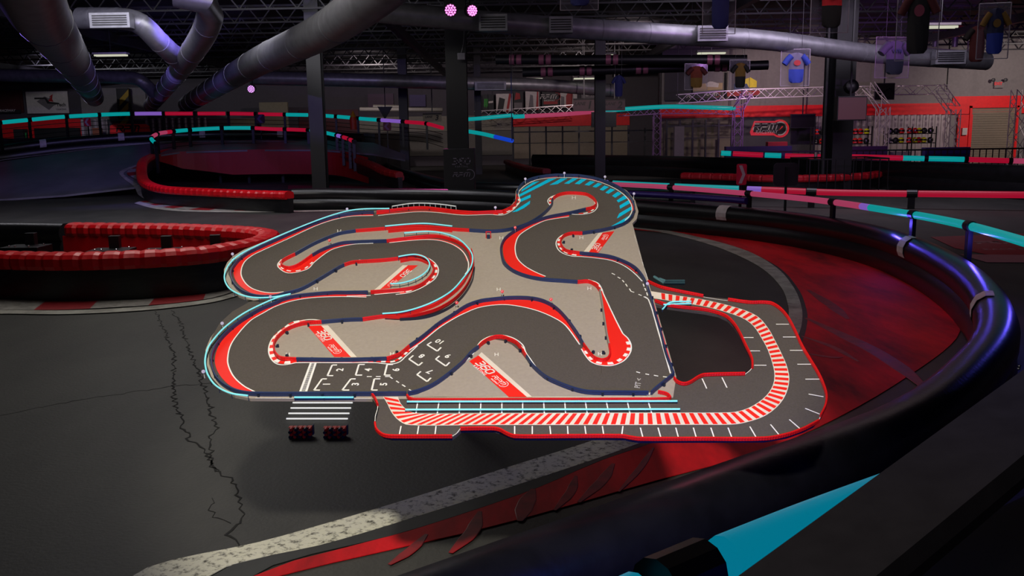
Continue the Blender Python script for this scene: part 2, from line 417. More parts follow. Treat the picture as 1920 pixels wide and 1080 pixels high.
# ------------------------------------------------------------------ painted markings on the floor
def fpoly(b, pix, z, mi=0, sm=0, th=.004):
    q = [G(x, y) for x, y in pix]
    if sm: q = spl(q, sm, True)
    q = [Vector((p.x, p.y, z)) for p in q]; b.poly(q, th, mi=mi)
def fribbon(b, edge0, edge1, z, n=1, mis=(0,), sm=6, shift=0, th=.004, off=0, on_ramp=False):
    S = RP if on_ramp else G
    a = resample(spl([S(*q) for q in edge0], sm), n=n*6); c = resample(spl([S(*q) for q in edge1], sm), n=n*6)
    for k in range(n):
        i0, i1 = k*6, (k+1)*6
        for i in range(i0, i1):
            def at(L, i): return L[max(0, min(len(L)-1, i))]
            q = [at(a, i+shift), at(a, i+1+shift), at(c, i+1), at(c, i)]
            q = [Vector((p.x, p.y, p.z+z if on_ramp else z)) for p in q]
            if (q[1]-q[0]).length < 1e-6 and (q[2]-q[3]).length < 1e-6: continue
            b.poly(q, th, mi=mis[(k+off) % len(mis)])
# big red run-off that follows the curved barrier, with its white edge line
b = B()
outer = [(180,1180),(520,1082),(700,1040),(940,985),(1240,900),(1420,850),(1560,790),(1690,715),(1790,640),(1800,600),(1775,558),(1700,505),(1600,468),(1500,444),(1400,432),(1300,427),(1180,424)]
inner = [(120,1300),(470,1082),(760,1000),(1000,920),(1120,868),(1225,832),(1350,780),(1440,710),(1490,655),(1508,620),(1512,590),(1495,545),(1455,505),(1400,475),(1320,452),(1240,436),(1180,430)]
fribbon(b, outer, inner, .004, 10)
struct(b.build('trim_50', M_REDF))
b = B()
lo = [(60,1350),(250,1080),(500,1016),(760,940),(960,876),(1100,832),(1215,790)]
lu = [(200,1350),(395,1080),(620,1020),(850,950),(1060,882),(1150,851),(1240,818)]
fribbon(b, lo, lu, .006, 6)
struct(b.build('trim_51', M_WORN))
b = B()
fribbon(b, [(1180,428),(1240,436),(1320,456),(1380,478),(1430,505),(1465,540),(1478,575),(1478,600),(1470,640),(1440,690),(1360,750),(1215,790)],
           [(1180,425),(1240,431),(1330,450),(1400,471),(1455,502),(1488,540),(1503,578),(1503,610),(1492,640),(1460,690),(1380,755),(1240,818)], .006, 12)
struct(b.build('trim_52', M_WHITEF))
b = B()
fribbon(b, [(200,1350),(395,1080),(620,1020),(850,950),(1060,882),(1150,851),(1240,818),(1380,755),(1460,690),(1492,640),(1503,610),(1503,578),(1488,540),(1455,502),(1400,471)],
           [(260,1350),(470,1082),(760,1000),(1000,920),(1120,868),(1225,832),(1260,818),(1400,755),(1480,690),(1505,640),(1513,610),(1513,585),(1497,543),(1460,502),(1400,470)], .005, 12)
struct(b.build('trim_53', M_BLKF))
# black strip at the foot of the curved barrier
b = B()
fribbon(b, [(1180,417),(1300,420),(1440,438),(1560,462),(1660,492),(1760,540),(1815,590),(1812,640)], [(1180,424),(1300,429),(1400,434),(1500,446),(1600,470),(1700,508),(1780,562),(1800,620)], .007, 8)
struct(b.build('trim_54', M_BLKF))
# tyre scuffs on the red paint
def scuff_w(i, n): return .3+.7*min(1, min(i, n-1-i)/(n*.3))
M_SCUFF = mat('rubber_scuff', (122, 10, 18), .5, noise=.4)
b = B()
for seg, w_ in (([(1515,545),(1560,575),(1590,600)],.07), ([(1512,598),(1580,630),(1640,660),(1700,700),(1740,735)],.08), ([(1504,632),(1560,652),(1610,680)],.035), ([(1515,665),(1560,672),(1580,672)],.03),
                ([(1150,872),(1128,905),(1085,945)],.035), ([(1225,842),(1200,880),(1160,925)],.022),([(1080,895),(1070,925),(1040,960)],.03),([(900,962),(885,1000),(845,1040)],.04),([(800,1005),(770,1035),(730,1062)],.03),([(1000,920),(985,950),(975,980)],.05)):
    q = spl([G(*p) for p in seg], 6); q = [Vector((p.x, p.y, .0095)) for p in q]
    b.sweep([(-w_,0),(w_,0),(w_*.9,.002),(-w_*.9,.002)], q, scale=[scuff_w(i, len(q)) for i in range(len(q))])
struct(b.build('trim_55', M_SCUFF))
# left kerb: red and grey-white blocks with a white line
M_KW = two_tone('kerb_white', (112,108,104), (150,146,140), 8, .35, .6)
b = B()
fribbon(b, [(-90,585),(0,583),(110,583),(220,578),(320,571),(400,560),(470,535),(520,500)], [(-90,562),(0,563),(110,566),(220,565),(320,559),(400,547),(460,525),(505,495)], .012, 9, (0, 1), shift=-3)
struct(b.build('trim_56', [M_REDK, M_KW]))
b = B()
fribbon(b, [(-90,592),(0,590),(110,591),(220,587),(320,579),(410,566),(485,540),(535,500)], [(-90,585),(0,583),(110,584),(220,580),(320,572),(402,561),(473,536),(523,500)], .010, 8)
struct(b.build('trim_57', M_WHITEF))
# island kerb and white line in the distance
b = B()
fribbon(b, [(264,307),(242,315),(224,324),(233,337),(252,352),(259,366),(270,376)], [(264,311),(248,317),(232,326),(242,337),(262,350),(269,363),(281,374)], .03, 6, on_ramp=True)
fribbon(b, [(252,382),(290,392),(340,397),(440,399),(560,398),(760,394),(1000,394)], [(262,378),(300,388),(350,394),(440,396),(560,396),(760,392),(1000,392)], .012, 8)
struct(b.build('trim_58', M_WHITEF))
b = B()
fribbon(b, [(262,378),(300,388),(360,394),(450,396),(540,396)], [(285,377),(320,386),(370,390),(450,392),(540,392)], .014, 10, (0,1))
fribbon(b, [(270,344),(250,336),(238,327),(247,318),(264,312)], [(272,338),(266,333),(264,327),(264,320),(268,314)], .05, 5, (0,1), on_ramp=True)
struct(b.build('trim_59', [M_REDK, M_KW]))
# right far kerb and red painted patch with lettering
b = B()
fribbon(b, [(1640,358),(1680,356),(1700,350),(1688,345),(1664,344)], [(1640,355),(1672,353),(1685,349),(1676,347),(1662,346)], .012, 3)
struct(b.build('trim_60', M_WHITEF))
b = B(); fribbon(b, [(1640,354),(1668,352),(1678,349)], [(1640,351),(1662,349),(1668,347)], .014, 3, (0,1)); struct(b.build('trim_61', [M_REDK, M_KW]))
b = B(); fpoly(b, [(1745,445),(1980,436),(2000,486),(1850,478),(1790,466)], .006); struct(b.build('trim_62', mat('dull_red_paint', (120, 14, 28), .6, noise=.2)))
b = B(); fpoly(b, [(1800,478),(2000,480),(2000,494),(1850,493)], .008); struct(b.build('trim_63', mat('dull_pink_line', (130, 82, 92), .6)))
b = B(); M_LET = mat('faded_letter_paint', (150, 110, 118), .6)
c = G(1905, 455); xd = (G(1940,455)-G(1860,456)).normalized(); yd = Vector((-xd.y, xd.x, 0))
stroke_word(b, 'RPM', (c.x, c.y, .012), xd, yd, .34, Vector((0,0,1)), thick=.2, slant=.3)
c = G(1912, 468); add_text(b, 'RACE PLACE', (c.x, c.y, .012), xd, yd, .19, bold=.02, spacing=1.2)
struct(b.build('trim_64', M_LET))
b = B(); fribbon(b, [(540,355),(700,353),(780,354)], [(540,348),(700,350),(780,352)], .01, 3); struct(b.build('trim_65', mat('magenta_paint', (120, 16, 52), .5)))
# cracks in the asphalt
b = B(); random.seed(3)
def crack(pix, w_=.008):
    q = [G(*p) for p in pix]; q = resample(q, step=.05); out = []
    for i, p in enumerate(q):
        j = (random.random()-.5)*.055; out.append(Vector((p.x+j, p.y+(random.random()-.5)*.05, .0015)))
    b.sweep([(-w_,0),(w_,0),(w_,.001),(-w_,.001)], out, scale=[.35+random.random()*.9 for _ in out])
crack([(293,584),(300,605),(312,632),(325,660),(327,700),(325,745),(340,790),(350,820),(385,845),(395,870),(412,882)])
crack([(322,582),(340,610),(352,650),(374,700),(385,740),(398,780),(404,808),(393,830),(396,860),(412,882)])
crack([(412,882),(430,895),(446,930),(460,960),(447,985),(432,1000),(440,1030),(447,1078)], .007)
crack([(396,936),(404,965),(425,985)], .004)
crack([(-20,785),(60,767),(150,750),(250,735),(330,724),(400,718)], .003)
struct(b.build('trim_66', mat('crack_dark', (9, 9, 9), .9)))  # plain dark colour for the cracks

# ================================================================== BARRIERS
def offs(pts, d):
    out = []
    for i, p in enumerate(pts):
        a = pts[max(0, i-1)]; c = pts[min(len(pts)-1, i+1)]; t_ = (c-a).normalized(); x = t_.cross(Vector((0,0,1))).normalized(); out.append(p+x*d)
    return out
ROLLP = [(-.13,0),(-.15,.04),(-.17,.12),(-.17,.2),(-.14,.27),(-.12,.3),(-.14,.33),(-.17,.4),(-.17,.48),(-.13,.56),(-.06,.61),(.06,.61),(.13,.56),(.17,.48),(.17,.4),(.14,.33),(.12,.3),(.14,.27),(.17,.2),(.17,.12),(.15,.04),(.13,0)]
def pixdist(p, q):
    d = p-EYE; z = d.dot(FWD); x = 960+F*d.dot(RT)/z; y = 540-F*d.dot(UP)/z; return (x-q[0])**2+(y-q[1])**2 if z > 0 else 1e12
def roll_barrier(label, pts, h=.62, group=None, tapes=(), bolts=(), width=1.0, base_m=None):
    k = h/.62; pts = resample(spl(pts, 8), step=.35); mid = pts[len(pts)//2]
    t = thing('track_barrier', label, 'barrier', mid, group)
    b = B(); b.sweep([(u*width, v*k) for u, v in ROLLP], pts); body = b.build('rail_body', base_m or M_BLK, t, True)
    for s_, side in tapes:
        i = min(len(pts)-2, int(s_*len(pts))) if not isinstance(s_, tuple) else min(range(len(pts)-1), key=lambda j: pixdist(pts[j]+Vector((0,0,h*.8)), s_)); a = pts[i]; d = (pts[i+1]-pts[i]).normalized(); x = d.cross(Vector((0,0,1)))*side
        b = B(); pr = [(.0,.617),(.07,.612),(.14,.565),(.178,.48),(.178,.4),(.15,.335)]
        vs = []
        for e_ in (-.14, .14):
            for u, v in pr: vs.append(a+d*e_+x*(u*width+.003)+Vector((0,0,v*k+.004)))
        n = len(pr); fs = [(i_, i_+1, n+i_+1, n+i_) for i_ in range(n-1)]
        b.add(vs, fs); b.build('tape_patch', M_TAPE, t)
    for s_, side in bolts:
        i = min(len(pts)-2, int(s_*len(pts))); a = pts[i]; d = (pts[i+1]-pts[i]).normalized(); x = d.cross(Vector((0,0,1)))*side
        for e_ in (0, .09):
            b = B(); b.lathe([(.012,0),(.012,.012),(.006,.02)], a+d*e_+x*.17*width+Vector((0,0,.3*k)), 8, mtx=x.to_track_quat('Z','Y').to_matrix()); b.build('bolt', M_BOLT, t)
    return t
CAPP = [(-.16,0),(-.19,.05),(-.19,.15),(-.15,.2),(-.05,.225),(.05,.225),(.15,.2),(.19,.15),(.19,.05),(.16,0)]
def cap_barrier(label, pts, h=.63, group=None, seg=.24, m_=None, cap_from=0, cap_to=1, smooth=8, lining=False, closed=False):
    pts = resample(spl(pts, smooth), step=.06); N = len(pts); mid = pts[N//2]
    t = thing('kart_barrier', label, 'barrier', mid, group)
    b = B(); b.sweep([(-.07,0),(.07,0),(.09,h-.18),(-.09,h-.18)], pts[::3]+[pts[-1]]); b.build('skirt', M_SKIRT, t, True)
    b = B(); i0, i1 = int(N*cap_from), int(N*cap_to)-1; per = max(3, round(seg/.06))
    sub = pts[i0:i1]; sc = []; pp = []
    for i, p in enumerate(sub):
        ph = i % per
        s_ = .80 if ph == 0 else (1.0 if ph == 1 else .95)
        sc.append(s_); pp.append(p)
    zup = Vector((0,0,h-.2))
    vs = []; n = len(CAPP)
    for i, p in enumerate(pp):
        a = pp[max(0,i-1)]; c = pp[min(len(pp)-1,i+1)]; d = (c-a).normalized(); x = d.cross(Vector((0,0,1))).normalized()
        for u, v in CAPP: vs.append(p+x*(u*sc[i])+zup+Vector((0,0,v*(1 if sc[i] > .92 else .94))))
    fs = []
    for i in range(len(pp)-1):
        for k in range(n): j = i+1; fs.append((i*n+k, i*n+(k+1)%n, j*n+(k+1)%n, j*n+k))
    fs += [tuple(reversed(range(n))), tuple((len(pp)-1)*n+k for k in range(n))]
    b.add(vs, fs); b.build('red_cap', m_ or M_REDP, t)
    if lining:
        b = B(); b.sweep([(-.14,.04),(-.11,.04),(-.11,h-.2),(-.14,h-.2)], pts[::3]+[pts[-1]]); b.build('inner_lining', m_ or M_REDP, t)
    return t
# front left hairpin barrier: red ribbed cap over black skirt
fl = [G(x, y, .63) for x, y in [(-160,470),(-60,472),(0,473),(128,475),(254,472),(376,464.5),(437,456),(482,447),(503,438),(498,431),(466,427),(408,424),(321,421),(220,420),(128,419)]]
fl = [Vector((p.x, p.y-.05, 0)) for p in fl]
cap_barrier('red ribbed barrier cap on a black skirt wrapping the left hairpin', fl, lining=True)
bl = [Vector((p.x, p.y, 0)) for p in [G(x, y, .62) for x, y in [(122,418),(60,417),(-20,417),(-140,418)]]]
roll_barrier('black double rolled barrier running left from the red hairpin cap', bl, bolts=((.1,1),(.25,1)), base_m=M_BLK)
# steel brackets inside the hairpin
t0 = thing('barrier_bracket', 'black steel bracket inside the hairpin, leftmost', 'bracket', (0,0,0), 'brackets inside the left hairpin')
b = B(); b.box((0,0,.26),(.62,.5,.03)); b.box((-.3,0,.13),(.02,.5,.26)); b.box((.3,0,.13),(.02,.5,.26)); b.box((0,-.24,.15),(.6,.02,.22)); me_ = b.build('bracket_body', M_BLKM, t0, bevel=.006)
b = B(); b.box((0,.18,.34),(.16,.12,.16)); b.build('upright', M_BLKM, t0, bevel=.005)
for i, (x, y) in enumerate(((-.2,-.15),(-.1,-.15),(.14,-.18),(.24,.1))):
    b = B(); b.lathe([(.016,0),(.016,.014),(.008,.022)], (x, y, .275), 8); b.build('bolt', M_BOLT, t0)
bp = [G(x, y, .45) for x, y in [(48,452),(208,458),(308,458),(402,456)]]
labs = ['black steel bracket inside the hairpin, leftmost beside the black rolled barrier', 'black steel bracket inside the hairpin, second from the left', 'black steel bracket inside the hairpin, third from the left', 'black steel bracket inside the hairpin, nearest its rounded tip']
t0.location = (bp[0].x, bp[0].y, 0); t0['label'] = labs[0]
for i in (1, 2, 3): dup(t0, (bp[i].x, bp[i].y, 0), R(4*i), labs[i], 'brackets inside the left hairpin')
for o_ in [t0]+[o for o in COL.objects if o.name.startswith('barrier_bracket.')]:
    o_.scale = (1, 1, 1.35)

# island barrier (mid left) climbing on to the ramp
isl = [(352,277,43),(310,281,42),(288,288,40.5),(268,300,36.5),(266,325,33),(276,340,30.5),(310,350,28.8),(400,355,27),(470,358,26),(545,360,25.2)]
ip = [P(*q)-Vector((0,0,.63)) for q in isl]
cap_barrier('red ribbed barrier cap rounding the island below the raised bridge', ip, seg=.3, smooth=8)
ip2 = [P(*q)-Vector((0,0,.55)) for q in [(352,279,43.2),(430,275,43.6),(520,276,43.6),(600,279,43),(650,290,41),(690,302,38.5),(720,318,36),(750,326,34)]]
cap_barrier('dim red ribbed barrier along the far edge of the bridge deck', ip2, seg=.4, h=.5, m_=mat('shaded_red_plastic', (120, 6, 14), .45))  # darker copy of the red plastic, shade put into the colour
# long straight black barrier across the middle, running on into the big curve at right
st = [Vector((p.x, p.y, 0)) for p in [G(x, y, .62) for x, y in [(548,353),(620,352),(740,353),(860,354),(960,358),(1080,366),(1190,373),(1300,380)]]]
roll_barrier('long black double rolled barrier crossing behind the circuit model', st, bolts=((.01,1),(.02,1)))
arc = [Vector((p.x, p.y, 0)) for p in [G(x, y, .62) for x, y in [(1200,374),(1320,382),(1440,392),(1540,404),(1640,422),(1720,446),(1790,478),(1840,515),(1868,560),(1866,610),(1820,665),(1750,722),(1660,768),(1560,806),(1430,850),(1300,896),(1150,950),(1000,1002),(820,1066),(640,1130)]]]
roll_barrier('big curved black rolled barrier sweeping from right edge to bottom of picture', arc, tapes=(((1363,395),1),((1708,462),1),((1853,572),1)), bolts=((.70,-1),(.72,-1),(.78,-1)), width=1.0)
# far left outer barrier on the raised deck
ob = [P(*q)-Vector((0,0,.8)) for q in [(-60,277,41),(0,271,42),(110,258,43.5),(230,249,45),(330,245,46),(420,244,46.5),(560,244,47),(680,250,46)]]
roll_barrier('black outer barrier on the raised deck at far left', ob, h=.8, tapes=(((74,265),1),((226,251),1),((386,249),1),((530,249),1)))
# right far barriers
rb = [Vector((p.x, p.y, 0)) for p in [G(x, y, .62) for x, y in [(1280,325),(1360,327),(1450,330),(1540,329),(1610,326),(1650,321),(1661,317),(1650,313),(1600,311),(1500,311)]]]
cap_barrier('dim red ribbed barrier curving round the big column at right', rb, seg=.42, m_=mat('half_shaded_red_plastic', (165, 14, 30), .45))  # slightly darkened red plastic, its shade is in the colour
fb = [Vector((p.x, p.y, 0)) for p in [G(x, y, 1.0) for x, y in [(1000,289),(1130,290),(1230,291),(1340,294),(1500,297),(1660,301),(1800,305),(1980,311)]]]
roll_barrier('tall black barrier far right under the neon tube row', fb, h=1.0)
fb2 = [Vector((p.x, p.y, 0)) for p in [G(x, y, .6) for x, y in [(700,296),(780,320),(860,336),(940,340),(1100,342),(1300,346)]]]
roll_barrier('low black barrier in the dark middle ground behind the columns', fb2, h=.55)
cap_barrier('short red barrier length in shadow left of centre', [P(x, y, D)-Vector((0,0,.6)) for x, y, D in [(672,296,37),(700,306,35),(725,318,33),(750,323,32)]], h=.6, seg=.4, m_=MATS['shaded_red_plastic'])
cap_barrier('short red barrier length in shadow beyond the turquoise curve', [Vector((p.x, p.y, 0)) for p in [G(x, y, .6) for x, y in [(950,300),(975,308),(1000,314),(1026,317)]]], h=.6, seg=.4, m_=MATS['shaded_red_plastic'])

# ================================================================== NEON RAILS
def neon_rail(label, pts, segs, r, posts=None, zfoot=None, group=None, wide=.05, mats=None, foot_fn=None, bracket=False, lower=False):
    """pts: centreline of the tube; segs: list of (fraction0, fraction1, material)"""
    pts = resample(spl(pts, 8), n=160); N = len(pts)-1
    t = thing('neon_rail', label, 'light rail', Vector((pts[N//2].x, pts[N//2].y, foot_fn(pts[N//2]) if foot_fn else 0)), group)
    for a, c, m_ in segs:
        i, j = round(a*N), max(round(a*N)+1, round(c*N)); b = B(); b.tube(pts[i:j+1], r, 12); b.build('light_tube', m_, t, True)
    for k, s_ in enumerate(posts or []):
        p = pts[round(s_*N)]; z0 = foot_fn(p) if foot_fn else 0; q = pts[min(N, round(s_*N)+1)]; q0 = pts[max(0, round(s_*N)-1)]; d = (q-q0).normalized()
        b = B()
        if bracket:
            b.tube([p-d*r*1.5, p+d*r*1.5], r*1.25, 12); ang = math.atan2(d.y, d.x)
            b.box((p.x, p.y, (z0+p.z-r*.6)/2), (r*2.0, r*1.0, p.z-r*.6-z0), ang)
        else:
            b.bar((p.x, p.y, z0), (p.x, p.y, p.z+r*.3), wide)
            b.tube([p-d*wide*.8, p+d*wide*.8], r*1.15, 8)
        b.build('post', M_BLKM, t)
    return t
segT = lambda pat, n: [(i/n+.004, (i+1)/n-.004, pat[i % len(pat)]) for i in range(n)]
rampz = lambda p: max(0, KR*(p.y-D0))
# far left rail on the raised deck
L1 = [P(*q) for q in [(-50,236,40.8),(0,230,41.8),(52,225,42.8),(105,220,43.6),(160,216.5,44.4),(217,214,45.2),(272,213,45.8),(328,213,46.2),(382,213,46.5),(437,213,46.8),(490,214,47),(540,215,47),(590,216,47),(637,219,46.8),(683,223,46.5),(727,226,46),(768,229,45.6),(800,232,45),(830,240,44)]]
neon_rail('long neon rail above the raised deck at far left, turquoise then crimson', L1, [(0,.05,CRIM),(.055,.105,TEAL),(.11,.175,TEAL),(.18,.235,TEAL),(.24,.30,TEAL),(.305,.36,LILAC),(.365,.425,CRIM),(.43,.49,CRIM),(.495,.55,CRIM),(.555,.61,CRIM),(.615,.665,TEAL),(.67,.72,TEAL),(.725,.77,TEAL),(.775,.825,TEAL),(.83,.88,LILAC),(.885,.94,CRIM),(.945,1,CRIM)],
          .09, posts=[.052,.108,.178,.238,.302,.362,.428,.492,.553,.613,.668,.723,.773,.828,.883,.943], wide=.1, foot_fn=lambda p: p.z-1.25)
L2 = [P(*q) for q in [(293,270,39.5),(284,260,40),(296,251,41),(320,247,42),(350,244,42.6),(388,241.5,43),(427,240,43.3),(470,240,43.4),(510,242,43.4),(550,243,43.3),(588,245,43),(615,250,42),(636,255,41),(652,260,40),(664,265.5,39)]]
neon_rail('neon rail around the island on top of the bridge fascia', L2, [(0,.045,TEAL),(.05,.11,PINK),(.115,.17,PINK),(.175,.20,CRIM),(.20,.255,TEAL),(.26,.355,TEAL),(.36,.455,TEAL),(.46,.56,CRIM),(.565,.64,CRIM),(.645,.735,TEAL),(.74,.82,TEAL),(.825,.875,LILAC),(.88,.94,CRIM),(.945,1,CRIM)],
          .085, posts=[.0,.047,.113,.2,.257,.357,.457,.562,.642,.737,.822,.877,.942,1.0], wide=.12, foot_fn=lambda p: p.z-1.25)
# thin cables between the posts of both rails
def cables(label, pts, zs, r=.012):
    pts = resample(spl(pts, 6), n=60); b = B()
    for z in zs: b.tube([p-Vector((0,0,z)) for p in pts], r, 5)
    return tag(b.build('safety_cable', M_BLKM), label, 'cable')
cables('thin black safety wires strung below the far left neon rail', L1, (.3,.5,.7,.9), .014)
cables('thin black safety wires strung below the island neon rail', L2, (.3,.5,.7,.9), .016)
# right rails
R1 = [P(*q) for q in [(1352,287,41),(1440,291,40.6),(1530,293.5,40.2),(1600,294,40),(1720,297,39.5),(1794,298.5,39),(1880,301,38.6),(1990,304,38)]]
neon_rail('far right neon tube row standing on the tall black barrier', R1, [(0,.03,TEAL),(.035,.13,CRIM),(.135,.19,TEAL),(.20,.29,CRIM),(.30,.33,CRIM),(.34,.38,TEAL),(.39,.50,CRIM),(.50,.555,CRIM),(.555,.62,TEAL),(.63,.73,TEAL),(.745,.86,CRIM),(.87,1,PINK)],
          .11, posts=[.625,.738,.865], wide=.1, foot_fn=lambda p: 0)
R2 = [P(*q) for q in [(1090,339,27),(1150,344,26.5),(1300,351,25.8),(1440,356,25),(1550,360.5,24.4),(1650,362.5,24),(1750,363.5,23.6),(1880,365,23),(1990,366,22.6)]]
neon_rail('second crimson neon rail behind the curved barrier at right', R2, [(0,.07,LILAC),(.08,.21,TEAL),(.225,.375,TEAL),(.385,.42,LILAC),(.42,.515,CRIM),(.53,.72,CRIM),(.735,1,CRIM)], .085, posts=[.522,.728], foot_fn=lambda p: 0, bracket=True)
R3 = [P(*q) for q in [(1090,342,22.5),(1140,345,22),(1240,350,20.6),(1370,360,18.6),(1526,374.5,16),(1680,397,13.2),(1802,420,10.9),(1900,447,9.3),(2010,482,7.8)]]
neon_rail('nearest neon rail standing behind the curved black barrier', R3, [(.0,.175,PINK),(.19,.335,PINK),(.35,.51,PINK),(.525,.58,PINK),(.58,.60,LILAC),(.60,.685,TEAL),(.70,.81,TEAL),(.825,1,TEAL)], .052, posts=[.183,.343,.518,.693,.818], foot_fn=lambda p: 0, bracket=True)
# magenta-violet lower tubes below the R3 rail, left of the chevron
b = B(); q = spl([P(*s) for s in [(1130,361,21.8),(1240,366,20.4),(1365,374,18.5),(1400,377,18)]], 6); b.tube(q, .07, 10)
tag(b.build('guard_tube', mat('violet_tube', (60, 40, 130), .3, .3)), 'violet guard tube just below the pink neon rail', 'tube')
# near rail bottom right
NR = [P(*q) for q in [(1880,838,2.8),(1740,893,2.4),(1620,940,2.15),(1500,988,1.95),(1400,1030,1.82),(1320,1064,1.74),(1200,1118,1.62),(1080,1176,1.52)]]
neon_rail('big turquoise neon tube in the foreground at bottom right', NR, [(0,.79,glow('near_teal', (0, 112, 136), 1.0)),(.92,1,MATS['near_teal'])], .050, posts=[.855], foot_fn=lambda p: .62, bracket=True)
for q in ((1600,970,2.2),(1430,1060,1.95)):                                 # hidden point lamps added under the tube to tint the barrier blue
    l = bpy.data.lights.new('blue_fill', 'POINT'); l.energy = 26; l.color = (.03, .05, 1); l.shadow_soft_size = .03
    o = bpy.data.objects.new('blue_fill', l); COL.objects.link(o); o.location = P(*q)
for q in ((1300,368,19),(1660,404,13.2),(1830,440,10.3),(1960,490,8.2)):           # blue point lamps added below that rail to tint the curved barrier
    l = bpy.data.lights.new('blue_fill', 'POINT'); l.energy = 6; l.color = (.12, .08, 1); l.shadow_soft_size = .03
    o = bpy.data.objects.new('blue_fill', l); COL.objects.link(o); o.location = P(q[0], q[1]+16, q[2])
# grey rail slab crossing the foreground corner
b = B(); s0 = P(1470, 1190, 1.12); s1 = P(1985, 775, 1.55); d = (s1-s0).normalized(); x = d.cross(Vector((0,0,1))).normalized()
b.sweep([(-.14,-.03),(-.13,.0),(.02,.0),(.03,-.03),(.03,-.05),(-.14,-.05)], [s0-d*.5, s0, s1, s1+d*1.0])
t = thing('guard_wall', 'dark grey foreground guard rail slab in the bottom right corner', 'railing', Vector((s0.x, s0.y, 0)))
b.build('top_board', mat('charcoal_board', (96, 90, 96), .5, noise=.15, nscale=20), t)
b = B(); b.sweep([(-.10,-s0.z),(-.10,-.055),(.60,-.055),(.60,-s0.z)], [Vector((p.x,p.y,s0.z)) for p in (s0-d*.5, s0, s1, s1+d*1.0)]); b.build('wall_body', mat('black_board', (8, 8, 9), .8), t)

# bollard signs (chevrons)
M_CHEV = mat('chevron_white', (190, 170, 185), .5)
def chevron_sign(label, c, w_, h_, z0, dirn=1, m_=None, col2=None):
    t = thing('chevron_sign', label, 'sign', (c.x, c.y, z0))
    b = B(); n = 5; rr = w_*.18; out = []
    for cx, cz, a0 in ((w_/2-rr, h_/2-rr, 0), (-w_/2+rr, h_/2-rr, 90), (-w_/2+rr, -h_/2+rr, 180), (w_/2-rr, -h_/2+rr, 270)):
        for i in range(n+1): a = R(a0+90*i/n); out.append(Vector((c.x+cx+rr*math.cos(a), c.y, c.z+cz+rr*math.sin(a))))
    b.poly(out, .03, Vector((0,-1,0))); b.build('board', m_ or mat('sign_red', (205, 24, 60), .5), t)
    if col2 is not False:
        b = B(); k = .3*w_*dirn; q = [(-k*.9,.42),(k*.2,.42),(k*1.1,0),(k*.2,-.42),(-k*.9,-.42),(0,0)]
        q = [(-k,.43*h_),(k*.1,.43*h_),(k*1.2,0),(k*.1,-.43*h_),(-k,-.43*h_),(k*.2,0)]
        b.poly([Vector((c.x+u, c.y-.031, c.z+v)) for u, v in q], .006, Vector((0,-1,0))); b.build('chevron', col2 or M_CHEV, t)
    b = B(); b.bar((c.x, c.y+.04, z0), (c.x, c.y+.04, c.z+.1*h_), .05); b.build('post', M_BLKM, t)
c = P(1390, 327, 18.4); chevron_sign('upright red sign with a white right-pointing chevron above the pink rail', c, .2, .42, 0, 1)
c = P(1473, 327, 22.0)
t = thing('chevron_sign', 'blank dark back of a rounded sign left of the big column', 'sign', (c.x, c.y, 0))
b = B(); n = 5; w_ = .6; h_ = .55; rr = .1; out = []
for cx, cz, a0 in ((w_/2-rr, h_/2-rr, 0), (-w_/2+rr, h_/2-rr, 90), (-w_/2+rr, -h_/2+rr, 180), (w_/2-rr, -h_/2+rr, 270)):
    for i in range(n+1): a = R(a0+90*i/n); out.append(Vector((c.x+cx+rr*math.cos(a), c.y, c.z+cz+rr*math.sin(a))))
b.poly(out, .03, Vector((0,-1,0))); b.build('board', mat('sign_back', (40, 28, 44), .4), t)
b = B(); b.bar((c.x,c.y-.05,0),(c.x,c.y-.05,c.z+.18),.05); b.build('post', M_BLKM, t)
c = P(164, 229, 44.2); chevron_sign('small red left chevron sign behind the far left neon rail', c, .33, .4, c.z-1.6, -1)
c = P(488, 223, 46.6); chevron_sign('violet-lit left chevron sign on the deck rail left of the thin column', c, .45, .45, c.z-1.4, -1, mat('sign_violet_lit', (70, 20, 60), .5), mat('chevron_violet_lit', (110, 80, 170), .5))  # violet light mixed into board and chevron colours
c = P(726, 237, 45.6); chevron_sign('dim red left chevron sign between two dark posts right of thin column', c, .4, .4, 0, -1, mat('sign_red_shaded', (110, 14, 50), .5), mat('chevron_shaded', (130, 80, 140), .5))  # darkened sign colours carry the shade

# ================================================================== COLUMNS
def column(label, px0, px1, Y, base=None, Hc=CEILZ-.05):
    a = P(px0, 300, Y); c = P(px1, 300, Y); cx = (a.x+c.x)/2; w_ = c.x-a.x
    t = thing('steel_column', label, 'column', (cx, Y, 0))
    b = B(); f = w_*.14
    b.box((cx, Y-w_*.45, Hc/2), (w_, f, Hc)); b.box((cx, Y+w_*.45, Hc/2), (w_, f, Hc)); b.box((cx, Y, Hc/2), (f, w_*.9-f, Hc)); b.build('shaft', M_COLM, t)
    if base:
        b = B(); h = base; b.box((cx, Y, h/2), (w_*1.5, w_*1.5, h)); b.build('base_guard', mat('column_pad', (16, 14, 20), .5), t, bevel=.02)
    return t, cx, w_
column('slim black steel column rising behind the bridge fascia', 586, 612, 30, 0)
tcol, ccx, cw = column('tall black steel column with purple lamps near the centre', 841, 879, 26, 0)
b = B(); b.box((ccx+.03, 26, .85), (cw*1.5, cw*1.5, 1.7)); b.build('base_pad', mat('column_pad', (16, 14, 20), .5), tcol, bevel=.02)
c = Vector((ccx+.1, 26-cw*.76, 1.35)); b = B(); stroke_word(b, '360', c, Vector((1,0,0)), Vector((0,0,1)), .16, Vector((0,-1,0)), thick=.2, slant=.2)
add_text(b, 'KARTING', c-Vector((0,0,.15)), Vector((1,0,0)), Vector((0,0,1)), .07, spacing=1.3); b.build('number_lettering', mat('pad_print', (105,98,112), .6), tcol)
